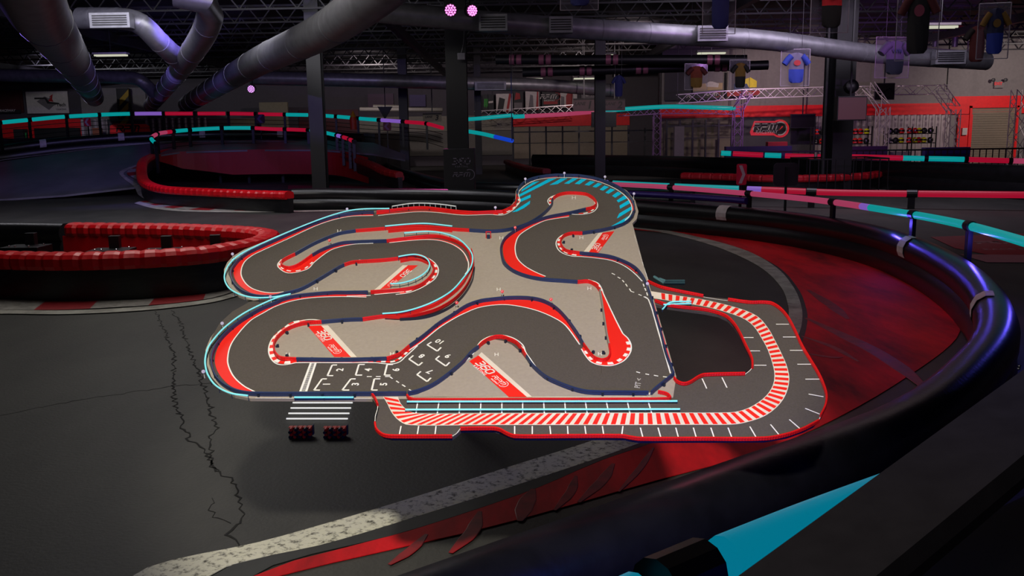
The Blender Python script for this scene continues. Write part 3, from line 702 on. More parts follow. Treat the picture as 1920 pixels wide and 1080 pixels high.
c = Vector((ccx+.1, 26-cw*.76, .98)); b = B(); stroke_word(b, 'RPM', c, Vector((1,0,0)), Vector((0,0,1)), .11, Vector((0,-1,0)), thick=.2, slant=.3)
arc_strip(b, c+Vector((.22,0,.0)), Vector((1,0,0)), Vector((0,0,1)), .13, .15, -90, 120); b.build('logo_lettering', MATS['pad_print'], tcol)
column('black column standing behind the LANE 1 and 2 boards', 1115, 1134, 36, 0)
column('thin far column just right of the central column', 892, 904, 48, 0)
column('thin dark column pair left of the LANE 3 board', 752, 768, 48.6, 0)
tbig, bcx, bw = column('thick black column with a side pipe at right', 1553, 1590, 30, 0)
b = B(); b.tube([(bcx-bw*.75, 30, 0), (bcx-bw*.75, 30, 6.4)], .09, 12); b.build('pipe', M_COLM, tbig, True)
t = thing('column_cage', 'black picket cage around the foot of the thick right column', 'fence', (bcx, 30, 0))
b = B(); cw_ = 1.25
for i in range(10):
    for j in (-1, 1): b = B(); b.bar((bcx-cw_+i*cw_*2/9, 30+j*cw_*.8, 0), (bcx-cw_+i*cw_*2/9, 30+j*cw_*.8, 1.15), .03); b.build('picket', M_BLKM, t)
b = B()
for j in (-1, 1): b.bar((bcx-cw_, 30+j*cw_*.8, 1.15), (bcx+cw_, 30+j*cw_*.8, 1.15), .05)
for j in (-1, 1): b.bar((bcx+j*cw_, 30-cw_*.8, 1.15), (bcx+j*cw_, 30+cw_*.8, 1.15), .05)
b.build('top_rail', M_BLKM, t)
# televisions and speaker on the thick column
def tv(label, x0, y0, x1, y1, Y, th=.12, pic=None, tilt=0):
    a = P(x0, y0, Y); c = P(x1, y1, Y); t = thing('television', label, 'screen', ((a.x+c.x)/2, Y, c.z))
    b = B(); b.box(((a.x+c.x)/2, Y, (a.z+c.z)/2), (c.x-a.x, th, a.z-c.z)); b.build('casing', M_BLKM, t, bevel=.01)
    b = B(); b.box(((a.x+c.x)/2, Y-th/2-.005, (a.z+c.z)/2), ((c.x-a.x)*.94, .01, (a.z-c.z)*.9)); b.build('screen', pic or M_SCREEN, t)
    b = B(); b.bar(((a.x+c.x)/2, Y+.05, a.z), ((a.x+c.x)/2, Y+.05, CEILZ), .05); b.build('hanger', M_BLKM, t)
    return t
tv('lit television hung beside the thick right column', 1568, 181, 1621, 226, 28.6, .3, glow('dim_screen', (58, 26, 34), 1))
tv('tilted dark television on the truss right of the column', 1640, 156, 1676, 187, 44, .1)
tv('wide black television above the lane counter left of column', 1482, 214, 1528, 240, 46.5, .1)
tv('black box screen hung behind the LANE 1 board column', 1109, 210, 1155, 238, 40, .3)
b = B(); c = P(1592, 165, 29); b.lathe([(.1,0),(.2,.05),(.2,.3),(.12,.36)], c, 14, mtx=Matrix.Rotation(R(80),3,'X')); b.bar(c, (c.x-.3, c.y+.3, c.z+.1), .05)
tag(b.build('loudspeaker', M_BLKM, None, True), 'round black loudspeaker above the column television', 'speaker')

# ================================================================== DUCTS
def duct(label, pts, r, seams=10, cat='duct', cap=True, segs=20, smooth=1, m_=None):
    pts = [Vector(p) for p in pts]; q = resample(spl(pts, 8) if smooth and len(pts) > 2 else pts, n=60)
    rr = r if not isinstance(r, tuple) else [r[0]+(r[1]-r[0])*i/60 for i in range(61)]
    t = thing('air_duct', label, cat, pts[0])
    b = B(); b.tube(q, rr, segs); b.build('pipe', m_ or M_DUCT, t, True)
    for k in range(seams):
        i = int((k+.5)*60/seams); i = min(59, i); rad = (rr[i] if isinstance(rr, list) else rr)*1.022; d = (q[i+1]-q[i]).normalized()
        b = B(); b.tube([q[i]-d*.04, q[i]+d*.04], rad, segs); b.build('seam_ring', m_ or M_DUCT, t, True)
    return t
duct('huge round steel air duct at upper left, running away over the track', [P(0,-190,10.5), P(62,0,15.5), P(92,50,19.5), P(140,120,30), P(176,182,56)], (.50,.56), 9, smooth=1)
duct('middle steel air duct with elbow dropping into the branch junction', [P(330,-12,21), P(375,-6,21), P(393,15,21.3), P(388,50,22.5), P(362,95,26), P(330,140,34), P(283,198,58)], (.30,.44), 10)
duct('slanting branch duct joining the middle duct from the left', [P(150,34,27), P(235,36,26.6), P(265,46,26.4), P(300,80,27), P(335,112,28.2)], .30, 5)
duct('third steel air duct coming down from top centre to the left', [P(830,-110,13.5), P(690,2,16), P(600,62,20), P(480,118,28), P(350,196,56)], (.36,.5), 12)
duct('long horizontal spiral duct crossing above the central column', [P(690,20,23), P(860,36,23.6), P(1000,48,24.2), P(1250,64,25), P(1440,76,26), P(1640,101,27.5), P(1850,115,29)], .27, 14)
duct('far small duct running left to right behind the columns', [P(470,146,44), P(700,151,44), P(900,157,45), P(1020,160,46), P(1150,170,47)], .32, 8)
duct('small far duct at left ending in a bend', [P(-40,140,44), P(100,143,44), P(245,146,44), P(265,152,44), P(290,175,44.5)], .3, 5)
for i, (x, y, Y, w_) in enumerate(((925,42,23.6,.7), (1330,62,25.2,.8), (1050,46,24.3,.6), (218,38,26.2,1.1), (920,160,45,1.5), (1770,106,28,.9))):
    pass
    c = P(x, y, Y); t = thing('duct_vent', ['black framed vent grille on the crossing duct by the central column','vent grille under the crossing duct at right centre','small vent grille under the crossing duct at centre','rectangular vent grille beside the slanting branch duct','vent box on the far small duct','vent box under the crossing duct at far right'][i], 'vent', c-Vector((0,0,.3)))
    b = B(); b.box(c-Vector((0,.3,.05)), (w_,.3,.4)); b.build('frame', M_DUCT, t)
    b = B()
    for k in range(5): b.box(c-Vector((0,.46,.05-.06*(k-2))), (w_*.86,.02,.03))
    b.build('louvre', M_BLKM, t)

# ================================================================== CEILING STEEL, LAMPS
for k in range(13):
    Y = 19+k*3.3; z1 = CEILZ-.15; z0 = z1-.55; x0, x1 = -.62*Y-3, .62*Y+3
    b = B(); tilt = -.03
    def jp(x, z): return (x, Y+x*tilt, z)
    b.bar(jp(x0, z1), jp(x1, z1), .09, .07); b.bar(jp(x0, z0), jp(x1, z0), .09, .06)
    n = int((x1-x0)/.9); 
    for i in range(n):
        xa = x0+i*.9; b.bar(jp(xa, z0), jp(xa+.45, z1), .04); b.bar(jp(xa+.45, z1), jp(xa+.9, z0), .04)
    tag(b.build('roof_joist', M_JOIST), 'open web steel roof joist under the dark ceiling', 'joist', 'open web roof joists')
for k in range(6):
    x = -26+k*11; b = B(); b.box((x, 40, CEILZ-.85), (.22, 44, .3))
    tag(b.build('roof_beam', M_JOIST), 'dark roof beam running away from the camera under the joists', 'beam', 'roof beams')
lamps = [(208,104,34,1.15,'left of the middle duct'),(1037,117,38,1.0,'left of the LANE 1 column, biggest'),(1092,139,44,1.0,'upper one of the close pair behind the column'),(1095,147.5,46,1.0,'lower one of the close pair behind the column'),(1003,148,48,.8,'small and dim above the far duct'),(1334,100,34,1.0,'right of centre over the posters'),(1764,51,24,.8,'behind the hanging black race shirt'),(1140,104,36,.5,'tiny one beside the dark column top')]
for x, y, Y, L, wh in lamps:
    c = P(x, y, Y); t = thing('ceiling_lamp', 'fluorescent ceiling strip lamp, '+wh, 'lamp', c, 'fluorescent ceiling lamps')
    b = B(); b.box(c+Vector((0,0,.07)), (L+.1,.3,.06)); b.build('housing', M_WALLW, t)
    for s_ in (-1, 1):
        b = B(); b.tube([c+Vector((-L/2, s_*.08, 0)), c+Vector((L/2, s_*.08, 0))], .03, 8); b.build('lamp_tube', M_WLAMP, t)
    b = B(); b.bar(c+Vector((0,0,.1)), (c.x, c.y, CEILZ), .02); b.build('hanger', M_BLKM, t)
def stage(label, x, y, Y, r, aim, col):
    c = P(x, y, Y); t = thing('stage_light', label, 'spotlight', c)
    d = Vector(aim).normalized(); q = d.to_track_quat('Z','Y').to_matrix()
    b = B(); b.lathe([(r*.6,-r*2),(r*1.1,-r*1.2),(r*1.15,0),(r*1.0,.0)], c, 18, mtx=q); b.build('housing', M_BLKM, t, True)
    b = B()
    for rad, n in ((0,1),(r*.42,6),(r*.8,12)):
        for k in range(n):
            a = 2*math.pi*k/n; b.lathe([(r*.17,0),(r*.17,.02)], c+q@Vector((rad*math.cos(a), rad*math.sin(a), .01)), 8, mtx=q)
    b.build('led_lens', col, t)
    b = B(); b.bar(c-d*r, c-d*r+Vector((0,.1,r*2.5)), .04); b.build('yoke', M_BLKM, t)
GP = glow('stage_pink', (255, 120, 220), 3.0)
stage('bright pink stage light at the top of the central column, left one', 845, 19, 22.4, .14, (-.05,-1,-.15), GP)
stage('pink stage light at the top of the central column, right one', 885, 20, 22.6, .13, (.5,-1,-.1), GP)
stage('small pink stage light beside the third duct', 471, 167, 40, .16, (0,-1,-.1), glow('stage_pink_far', (215, 150, 235), 1.6))
# heater pipes with pink bands
def heater(label, a, c, bands, r=.2):
    t = thing('heater_pipe', label, 'pipe', a); b = B(); b.tube([a, c], r, 14); b.build('pipe', M_COLM, t, True)
    for s_ in bands:
        p = a.lerp(c, s_); d = (c-a).normalized()
        for e_ in (-.13, .13):
            b = B(); b.tube([p+d*(e_-.09), p+d*(e_+.09)], r*1.12, 14); b.build('band', mat('pipe_band', (150, 90, 110), .4, .4), t, True)
heater('dark banded heater pipe, upper one beside the centre right column', P(930,112,34), P(1400,112,33), (.08,.2,.47,.87), .17)
heater('dark banded heater pipe, lower one beside the centre right column', P(980,136,34.6), P(1440,122,34), (.10,.26,.49,.81), .17)
# junction box on central column
c = P(865, 106, 25.4); t = thing('control_box', 'small white control box clipped to the central column', 'box', c)
b = B(); b.box(c, (.2,.1,.18)); b.build('case', mat('box_grey', (120,118,125), .5), t, bevel=.01)
b = B(); b.tube(spl([c+Vector((0,0,.09)), c+Vector((.06,0,.3)), c+Vector((.1,0,.7)), c+Vector((.12,0,1.2))], 5), .012, 6); b.build('cable', M_JOIST, t)
# ================================================================== TILTED SCALE MODEL OF THE KART CIRCUIT
TILT = R(20); BU = Vector((1, 0, 0)); BV = Vector((0, math.cos(TILT), math.sin(TILT))); BN = BU.cross(BV)
BO = P(960, 820, 3.7)
def BP(px, py, w=0.0, keep=None):
    """the point of the model seen at this pixel, at height w over the board; keep: returned height"""
    d = ray(px, py); o = BO+BN*w; t_ = (o-EYE).dot(BN)/d.dot(BN); q = EYE+d*t_
    return q+BN*((keep if keep is not None else w)-w)
ctr = BP(900, 600)
circ = thing('circuit_model', 'tilted scale model of a kart circuit with red kerbs, standing over the track floor', 'scale model', (ctr.x, ctr.y+.9, 0))
M_BASE = mat('model_taupe', (172, 160, 146), .75, noise=.05, nscale=60)
M_ROAD = mat('model_asphalt', (84, 77, 71), .8, noise=.12, nscale=120, bump=.1, bscale=400)
M_MRED = mat('model_red', (255, 42, 30), .5, noise=.02)
M_MWH = mat('model_white', (255, 252, 245), .6, noise=.02)
M_MBONE = mat('model_bone', (240, 228, 210), .6)
M_NAVY = mat('model_navy', (44, 58, 96), .4, noise=.1)
M_NAVD = mat('model_dark_navy', (26, 36, 58), .45)
M_MRB = mat('model_barrier_red', (232, 22, 22), .45, noise=.1)
M_CYAN = mat('model_cyan', (0, 208, 255), .5)
M_RAILC = mat('model_rail_cyan', (150, 235, 240), .35, emit=(60, 190, 200), estr=.5)
M_MSIGN = mat('model_sign', (200, 190, 225), .5)
def bring(pts, n=6, w=0, closed=True): return spl([BP(*p, 0)+BN*w for p in pts], n, closed)
def slab(name, pts, m_, w, th, sm=0, parent=None, inplace=False):
    q = [BP(*p)+BN*w for p in pts]
    if sm: q = spl(q, sm, True)
    b = B(); b.poly(q, th, BN); return b.build(name, m_, parent or circ)
def ribbon(b, pts, wd, w, th=.0008, mi=0, sm=6, closed=False):
    q = spl([BP(*p)+BN*w for p in pts], sm, closed); N = len(q); vs = []
    b.sweep([(-wd/2,0),(wd/2,0),(wd/2,th),(-wd/2,th)], q, closed, mi, upv=BN)
# --- board outline (main circuit), clockwise
OUT = [(470,747),(440,741),(413,726),(396,706),(387,682),(385,656),(394,634),(413,608),(438,586),(470,567),(492,561),(474,564),(447,553),(430,537),(420,518),(420,505),(426,492),(437,480),(457,468),(510,447),(595,413),(653,398),(705,395),(722,396),(800,390),(860,396),(942,395),(957,387),(966,375),(967,358),(975,346),(1003,334),(1058,326.5),(1100,329),(1145,341),(1175,357),(1191,376),(1197,396),(1194,410),(1183,422),(1200,478),(1216,528),(1240,610),(1264,692),(1268,706),(1262,745),(700,748)]
base = slab('base_board', OUT, M_BASE, -.016, .0155)
road = slab('road_surface', [(470,741),(440,735),(415,720),(400,703),(392,682),(391,656),(397,632),(412,606),(436,584),(468,566),(510,556),(470,555),(450,545),(436,530),(428,514),(428,502),(436,490),(447,483),(470,471),(520,448),(596,416),(653,401),(705,398),(800,393),(860,398),(942,398),(960,389),(970,378),(970,360),(978,348),(1003,337),(1058,329),(1100,332),(1145,344),(1172,359),(1187,378),(1192,396),(1188,409),(1178,419),(1130,433),(1170,492),(1203,516),(1222,560),(1262,702),(1224,735),(1105,738),(1060,728),(1000,690),(960,660),(900,660),(860,690),(808,728),(760,741)], M_ROAD, -.0005, .0011)
# --- barrier courses, traced
ISLE = [(680,599),(650,600),(603,604),(573,606),(550,612),(533,621),(520,633),(514,644),(514,656),(519,666),(528,672),(556,674),(650,675),(725,673),(738,669),(750,664),(767,650),(792,632),(823,607),(850,590),(875,574),(900,565),(920,562),(953,559),(987,559),(1013,563),(1037,574),(1057,592),(1080,622),(1094,646),(1105,661),(1114,671),(1128,676),(1139,673),(1144,663),(1142,647),(1138,628),(1133,595),(1128,563),(1125,545),(1117,535),(1103,528),(1083,529),(1057,527),(1017,524),(987,518),(962,508),(945,494),(940,478),(939,466),(942,456),(948,447),(960,437),(978,427),(1000,417),(1028,407.5),(1067,400),(1098,392.5),(1112,389),(1118,383),(1115,375),(1108,369),(1097,364),(1068,362),(1053,364),(1043,368),(1036,374),(1035,383),(1028,393),(1013,406),(987,421),(953,431),(920,434),(880,432),(848,430),(817,427),(783,425),(733,428),(667,433),(637,438),(612,447),(587,458),(553,477),(535,486),(528,492),(530,499),(540,502.5),(553,500),(567,492),(585,479),(603,469),(630,459),(650,455),(725,452),(758,448),(783,445),(817,443),(842,448),(865,458),(877,470),(882,483),(883,500),(878,513),(867,532),(850,549),(817,571),(783,583),(747,591)]
infield = slab('infield', ISLE, M_BASE, .0006, .0008, 4)
BISL = [(530,553),(563,543),(600,524),(633,504),(645,498),(662,493),(687,490),(720,489),(755,484),(783,481),(800,486),(811,497),(813,509),(805,522),(792,533),(775,540),(742,545),(695,548),(650,549),(628,549),(587,552),(553,556)]
slab('infield', BISL, M_BASE, .0006, .0008, 4)
DISL = [(1186,420),(1133,431),(1092,438),(1070,438),(1057,443),(1050,453),(1053,463),(1063,470),(1087,475),(1120,478),(1145,482),(1170,491),(1190,502),(1203,516),(1212,531),(1210,510)]
slab('infield', DISL, M_BASE, .0006, .0008, 0)
CISL = [(783,740),(808,727),(833,711),(867,684),(883,664),(900,652),(917,640),(928,637),(945,640),(960,647),(975,660),(987,675),(999,692),(1020,711),(1043,724),(1078,737),(1105,744),(775,745)]
slab('infield', CISL, M_BASE, .0006, .0008, 0)
# --- red run-off crescents
def redarea(a, c_, name='red_runoff'):
    q = bring(a, 5, .0016, False)+list(reversed(bring(c_, 5, .0016, False))); b = B(); b.poly(q, .0005, BN); return b.build(name, M_MRED, circ)
WLL = [(687,558),(637,557),(587,559),(553,564),(520,574),(495,587),(470,602),(445,629),(432,650),(427,675),(430,691),(440,709),(458,725),(479,736)]
OLL = [(687,553),(637,552),(587,555),(553,559),(520,568),(487,583),(463,597),(440,612),(420,634),(408,654),(403,675),(406,692),(416,709),(432,724),(458,736)]
redarea(WLL, OLL)
WUL = [(700,405),(653,407),(603,420),(537,450),(493,470),(473,480),(458,493),(452,512),(457,527),(470,540),(490,547.5),(512,550),(532,548)]
OUL = [(700,400),(653,403),(600,414),(530,443),(480,467),(458,481),(442,496),(438,512),(443,528),(457,542),(478,552),(505,554),(530,551)]
redarea(WUL, OUL)
WM = [(1067,407),(1028,413),(1013,418),(987,432),(973,443),(967,457),(966,470),(970,485),(982,498),(1000,509),(1023,519)]
OM = [(1067,402),(1028,409),(1000,419),(978,429),(958,442),(946,455),(943,470),(948,490),(963,505),(987,515),(1015,522)]
redarea(WM, OM)
WN = [(767,658),(792,641),(823,616),(850,599),(867,590),(900,577),(942,572),(978,576),(1012,585),(1045,600),(1062,613),(1087,647)]
ON = [(767,653),(792,635),(823,610),(850,593),(875,576),(920,564),(960,561),(990,562),(1015,567),(1037,579),(1057,597),(1085,638)]
redarea(WN, ON)
WS = [(1103,525),(1120,531),(1128,542),(1132,553),(1167,625),(1177,635),(1183,647),(1182,661),(1170,677),(1149,686),(1128,686),(1110,680.5),(1099.5,670),(1090,655)]
OS = [(1103,528),(1117,535),(1126,546),(1129,563),(1134,595),(1139,628),(1143,647),(1145,663),(1139,673),(1133,676),(1124,676),(1114,671),(1105,662),(1095,650)]
redarea(WS, OS)
WH = [(700,457),(667,458.5),(645,462),(620,470),(590,492),(577,505),(553,512),(537,512),(523,503),(521,496),(528,487)]
OH = [(700,454),(667,455.5),(640,459),(612,467),(580,484),(563,495),(549,501.5),(540,502),(530,498),(527,493),(531,488)]
redarea(WH, OH)
# --- white edge lines
LINES = [WLL, WUL, WM, WN, WS, WH,
 [(1213,742),(1224,736)],
 [(690,680),(660,681),(556,681),(546,683),(530,685),(519,683),(511,677),(505,666),(504,654),(507,643),(513,633),(537,615),(562,603),(583,600),(605,602)],
 [(660,681),(704,681),(723,683),(738,683),(750,679),(760,670),(770,661),(783,649)],
 [(864,686),(885,667),(895,650),(903,640),(918,632),(937,629),(955,632),(970,639),(981,649),(986,662),(995,675),(1010,697)],
 [(730,456),(767,452),(800,450),(825,452),(850,460),(868,473),(878,492),(877,508),(872,515)],
 [(787,481),(800,484),(811,490),(820,500),(822,510),(816,523),(803,533),(785,543),(765,550),(742,553)],
 [(690,489),(673,488)], [(650,556),(695,555)], [(702,553),(758,548)],
 [(709,405),(735,402),(783,398),(817,399),(867,404),(920,403),(942,404),(958,397),(968,388),(975,378),(973,369),(972,362),(978,354),(990,345),(1010,337),(1040,334),(1075,334),(1110,338),(1145,350),(1170,366),(1182,381),(1185,395),(1180,406),(1172,414)],
 [(1040,403),(1060,401),(1080,403),(1098,402),(1112,398),(1120,389),(1119,380),(1110,369)], [(1043,366),(1033,370),(1027,377),(1030,384),(1034,388)],
 [(1068,437),(1052,443),(1043,454),(1045,466),(1054,475),(1072,481),(1090,482),(1120,485),(1145,489),(1168,498),(1188,512),(1204,528)],
 [(1207,557),(1216,563),(1235,625),(1251,680),(1257,701)], [(1223,733),(1236,724),(1258,705)]]
b = B()
for L in LINES: ribbon(b, L, .0062, .0026)
b.build('edge_line', M_MWH, circ)
# --- red and white kerbs
def kerb(pts, wd, n, w=.0021):
    q = resample(spl([BP(*p)+BN*w for p in pts], 6), n=n*4); 
    t_ = B()
    for k in range(n): t_.sweep([(-wd/2,0),(wd/2,0),(wd/2,.001),(-wd/2,.001)], q[4*k:4*k+5], False, k % 2, upv=BN)
    t_.build('kerb', [M_MRED, M_MWH], circ)
kerb([(572,602),(550,606),(535,616),(520,628),(511,640),(508,652),(509,664),(515,674),(524,679.5),(540,680.5),(556,678)], .022, 19)
kerb([(706,678),(723,679),(736,679),(748,674),(758,666),(768,657)], .012, 9)
kerb([(898,651),(908,640),(922,634),(937,632),(953,635),(966,642),(978,652),(983,660)], .013, 13)
kerb([(1095,653),(1104,668),(1114,678),(1128,681.5),(1149,681.5),(1166,673),(1177,660),(1179,648),(1173,636)], .018, 17, .0023)
kerb([(527,490),(524,498),(530,504),(539,508),(553,509),(570,505),(582,496),(590,488)], .010, 13, .0023)
kerb([(750,551),(765,547),(783,540),(800,532),(812,522),(818,510),(817,501),(810,492)], .013, 13)
kerb([(925,402),(940,402),(955,396),(966,388),(973,379),(971,370)], .011, 11)
kerb([(1085,401),(1098,400),(1109,396),(1116,389),(1116,380),(1108,370),(1096,363)], .011, 13)
kerb([(1044,367),(1036,370),(1031,377),(1034,386)], .012, 6)
kerb([(1062,439),(1052,446),(1047,455),(1050,464),(1059,473),(1073,478),(1090,480)], .014, 13)
kerb([(1118,533),(1126,541),(1129,550)], .012, 5)
# red strip under barriers along plain edges
b = B()
for L in ([(705,402),(735,400),(783,396),(817,397),(867,402),(915,401)],[(735,455),(767,450.5),(800,448.5),(828,451),(852,459),(868,472),(877,490)],[(990,341),(1010,335),(1058,331.5),(1100,335),(1145,347),(1172,363),(1185,382),(1188,397)],[(1090,480),(1120,483),(1145,487),(1172,496),(1195,513)],[(1225,570),(1245,640),(1260,692)],[(560,678),(650,679),(700,679)]):
    ribbon(b, L, .007, .0016)
b.build('red_strip', M_MRED, circ)
# --- blue hatch blocks on the top right loop
b = B()
for q in [[(350,275),(480,190),(550,180),(345,300)],[(312,335),(650,155),(740,148),(350,345),(318,360)],[(330,385),(450,330),(450,365),(325,420)],[(240,530),(445,400),(440,435),(380,480),(300,520)],[(660,225),(790,150),(865,148),(755,212)],[(825,208),(920,148),(985,150),(880,210)],[(945,210),(1020,155),(1080,160),(1000,215)],[(1055,222),(1120,178),(1175,188),(1110,230)],[(1145,243),(1205,200),(1255,210),(1190,253)],[(1225,275),(1280,230),(1330,245),(1265,287)],[(1290,308),(1350,262),(1400,278),(1325,323)],[(1365,345),(1430,300),(1475,320),(1400,367)],[(1417,398),(1500,343),(1540,370),(1437,420)],[(1450,455),(1550,395),(1565,430),(1455,492)],[(1420,600),(1445,545),(1580,465),(1585,500),(1440,590)],[(1325,705),(1440,640),(1580,555),(1560,600),(1500,650),(1380,695)]]:
    b.poly([BP(920+x/6, 310+y/6)+BN*.0012 for x, y in q], .0006, BN)
b.build('blue_hatching', M_CYAN, circ)
# --- advert bands with lettering across the infields
def band(red, white, txts):
    b = B(); b.poly([BP(*p)+BN*.0018 for p in white], .0005, BN); b.poly([BP(*p)+BN*.0018 for p in red], .0005, BN, 1)
    bo = b.build('advert_band', [M_MBONE, M_MRED], circ)
    b = B()
    for kind, c, dirp, h in txts:
        c0 = BP(*c)+BN*.003; c1 = BP(c[0]+dirp[0], c[1]+dirp[1])+BN*.003; xd = (c1-c0).normalized(); yd = BN.cross(xd)
        if kind == 'KARTING': add_text(b, kind, c0, xd, yd, h, bold=.02, spacing=1.25)
        elif kind == 'RPM':
            stroke_word(b, 'RPM', c0, xd, yd, h*.85, BN, thick=.17, slant=.3); add_text(b, 'RACEWAY', c0-yd*h*.95-xd*h*.2, xd, yd, h*.5, bold=.03)
            arc_strip(b, c0+xd*h*1.5, xd, yd, h*.85, h*.97, -110, 120)
        else: stroke_word(b, '360', c0, xd, yd, h*.8, BN, thick=.2, slant=.15)
    b.build('advert_lettering', M_MWH, bo)
band([(577,612),(602,611),(658,670),(627,670)], [(602,611),(615,610.5),(669,670),(658,670)], [('360',(609,629),(19,20),.042),('KARTING',(600,634),(19,20),.018),('RPM',(627,654),(19,20),.022)])
band([(880,678),(897,667),(988,745),(954,745)], [(897,667),(903,661),(998,745),(988,745)], [('360',(910,690),(20,17),.046),('KARTING',(899,695),(20,17),.020),('RPM',(936,714),(20,17),.024)])
band([(765,498),(784,498),(730,541),(713,543)], [(755,498),(765,498),(713,543),(702,544)], [('360',(761,513),(-20,16),.036),('KARTING',(751,507),(-20,16),.014),('RPM',(738,531),(-20,16),.018)])
band([(1130,437),(1152,434),(1120,477),(1103,475)], [(1122,438),(1130,437),(1103,475),(1094,473)], [('360',(1118,463),(13,-18),.034),('KARTING',(1124,468),(13,-18),.014),('RPM',(1133,446),(13,-18),.018)])
# --- starting grid
b = B(); gn = B()
brk = {1:[(613,711),(604,711),(589,732),(600,732)],2:[(632,685),(623,685),(614,705),(625,705)],3:[(667,711),(658,711),(642,732),(655,732)],4:[(684,684),(673,684),(667,704),(679,704)],5:[(713,711),(702,711),(697,732),(708,732)],6:[(737,684),(726,684),(721,704),(732,704)],8:[(775,667),(767,674),(785,686),(792,680)],9:[(824,668),(817,674),(836,687),(843,680)],7:[(789,697),(782,703),(801,716),(808,709)],10:[(809,642),(801,647),(820,659),(827,652)]}
num = {1:(613,721),2:(638,694),3:(667,721),4:(691,694),5:(720,721),6:(743,694),7:(806,697),8:(791,668),9:(840,668),10:(825,641)}
def gpart(name, p, q, wd, w=.0016):
    b = B(); gline(b, p, q, wd, w); b.build(name, M_MWH, circ)
def gline(b, p, q, wd, w=.0016):
    a = BP(*p)+BN*w; c = BP(*q)+BN*w; d = (c-a).normalized(); x = d.cross(BN)*wd/2
    b.poly([a-x, a+x, c+x, c-x], .0006, BN)
for k, q in brk.items():
    b = B(); gline(b, q[0], q[1], .0085); gline(b, q[1], q[2], .0085); gline(b, q[2], q[3], .0085); b.build('grid_bracket', M_MWH, circ)
    c = num[k]; yd_pix = (-10, 0) if k <= 6 else (-8, 6)
    c0 = BP(*c)+BN*.0022; c1 = BP(c[0]+yd_pix[0], c[1]+yd_pix[1])+BN*.0022; yd = (c1-c0).normalized(); xd = yd.cross(BN)
    add_text(gn, str(k), c0, xd, yd, .046, bold=.03)
gn.build('grid_numbers', M_MWH, circ)
b = B()
for (x0, x1) in ((583, 563), (592, 574)): gline(b, (x0, 681), (x1, 735), .010)
for i in range(24):
    s_ = i/23; y = 682+52*s_; x = 584.5-19.5*s_; gline(b, (x, y), (x+9, y), .0028, .0018)
b.build('start_line', M_MWH, circ)
b = B()
for p, q in [((688,707),(697,707)),((705,707),(714,707)),((722,707),(731,707)),((731,707),(736,711)),((743,715),(748,718.5)),((754,722),(760,726)),((767,731),(771,733.5)),((1193,698),(1200,700)),((1210,702),(1217,703.3)),((1226,704.5),(1234,706)),((1243,707),(1251,708)),((1147,513),(1153,516)),((1158,520),(1163,523)),((1167,526),(1170,530)),((1173,533),(1176,538)),((1180,542),(1183,547)),((1183,547),(1189,549)),((1197,552.5),(1203,555)),((1209,557),(1214,560)),((1206,533),(1207.5,538)),((1209,541),(1211,546)),((1212.5,549),(1214,555))]:
    gpart('dashed_line', p, q, .006, .0024)
b = B(); c0 = BP(1197,719)+BN*.002; c1 = BP(1200,706)+BN*.002; xd = (c1-c0).normalized(); add_text(b, 'PIT <', c0, xd, BN.cross(xd), .036, bold=.02); b.build('pit_lettering', mat('model_grey_print', (190,186,180), .6), circ)
# --- pit lane
PIT = [(698,748),(704,756),(711,765),(706,785),(703,797),(708,808),(720,817),(735,820),(848,820),(856,814),(865,806),(923,805),(940,809),(952,815),(966,820),(1165,820),(1195,825),(1434,824),(1475,817),(1506,806),(1526,796),(1540,780),(1550,760),(1552,741),(1546,719),(1535,695),(1507,650),(1479,594),(1464,577),(1446,567),(1405,565),(1365,560),(1320,556),(1263,543),(1238,536),(1217,526),(1228,571),(1255,576),(1322,585),(1347,590),(1364,598),(1377,611),(1386,626),(1397,647),(1409,672),(1412,681),(1409,691),(1397,703),(1322,704),(1306,711),(1291,719),(1281,721),(1270,717),(1262,708),(1255,725),(1262,746)]
slab('pit_road', PIT, M_ROAD, -.0165, .0155)
ein = [(746,744),(751,756),(760,766),(772,773),(790,775.5),(900,775),(1040,774.5),(1180,774),(1290,773.7),(1359,773.5),(1383,771.5),(1409.5,762),(1434,744.5),(1448,725),(1452,705),(1449,684.5),(1439,655),(1430,638),(1413,612),(1393,597),(1360,585),(1322,575),(1255,564),(1223,559)]
eout = [(718,744),(726,757),(734,773),(747,788),(766,797),(900,797),(1040,797),(1180,797),(1310,796.5),(1375,796),(1403,791),(1434,780),(1460,760),(1474.5,737),(1480,711),(1475.5,686.5),(1464,660),(1453,638),(1440,615),(1420,593),(1388,579),(1325,563),(1263,553),(1220,546)]
n = 82; a = resample(spl([BP(*p)+BN*.0002 for p in ein], 6), n=n*2); c_ = resample(spl([BP(*p)+BN*.0002 for p in eout], 6), n=n*2)
b = B(); b.poly(a+list(reversed(c_)), .0004, BN); b.build('pit_band', M_MBONE, circ)
b = B()
for k in range(0, n*2-3, 2):
    i0, i1 = k, k+1; sh = -1 if k < 104 else 0
    def mixp(t_, s_):
        t_ = max(0, min(n*2-1e-3, t_)); i = int(t_); f = t_-i; A = a[i].lerp(a[i+1], f); Cc = c_[i].lerp(c_[i+1], f); return A.lerp(Cc, s_)+BN*.0006
    lean = 1.3 if k < 90 else max(0, 1.3-(k-90)*.11) if k < 116 else 0
    b.poly([mixp(k+.1+lean, .05), mixp(k+1.15+lean, .05), mixp(k+1.15, .95), mixp(k+.1, .95)], .0004, BN)
b.build('pit_band_stripes', M_MRED, circ)
b = B()
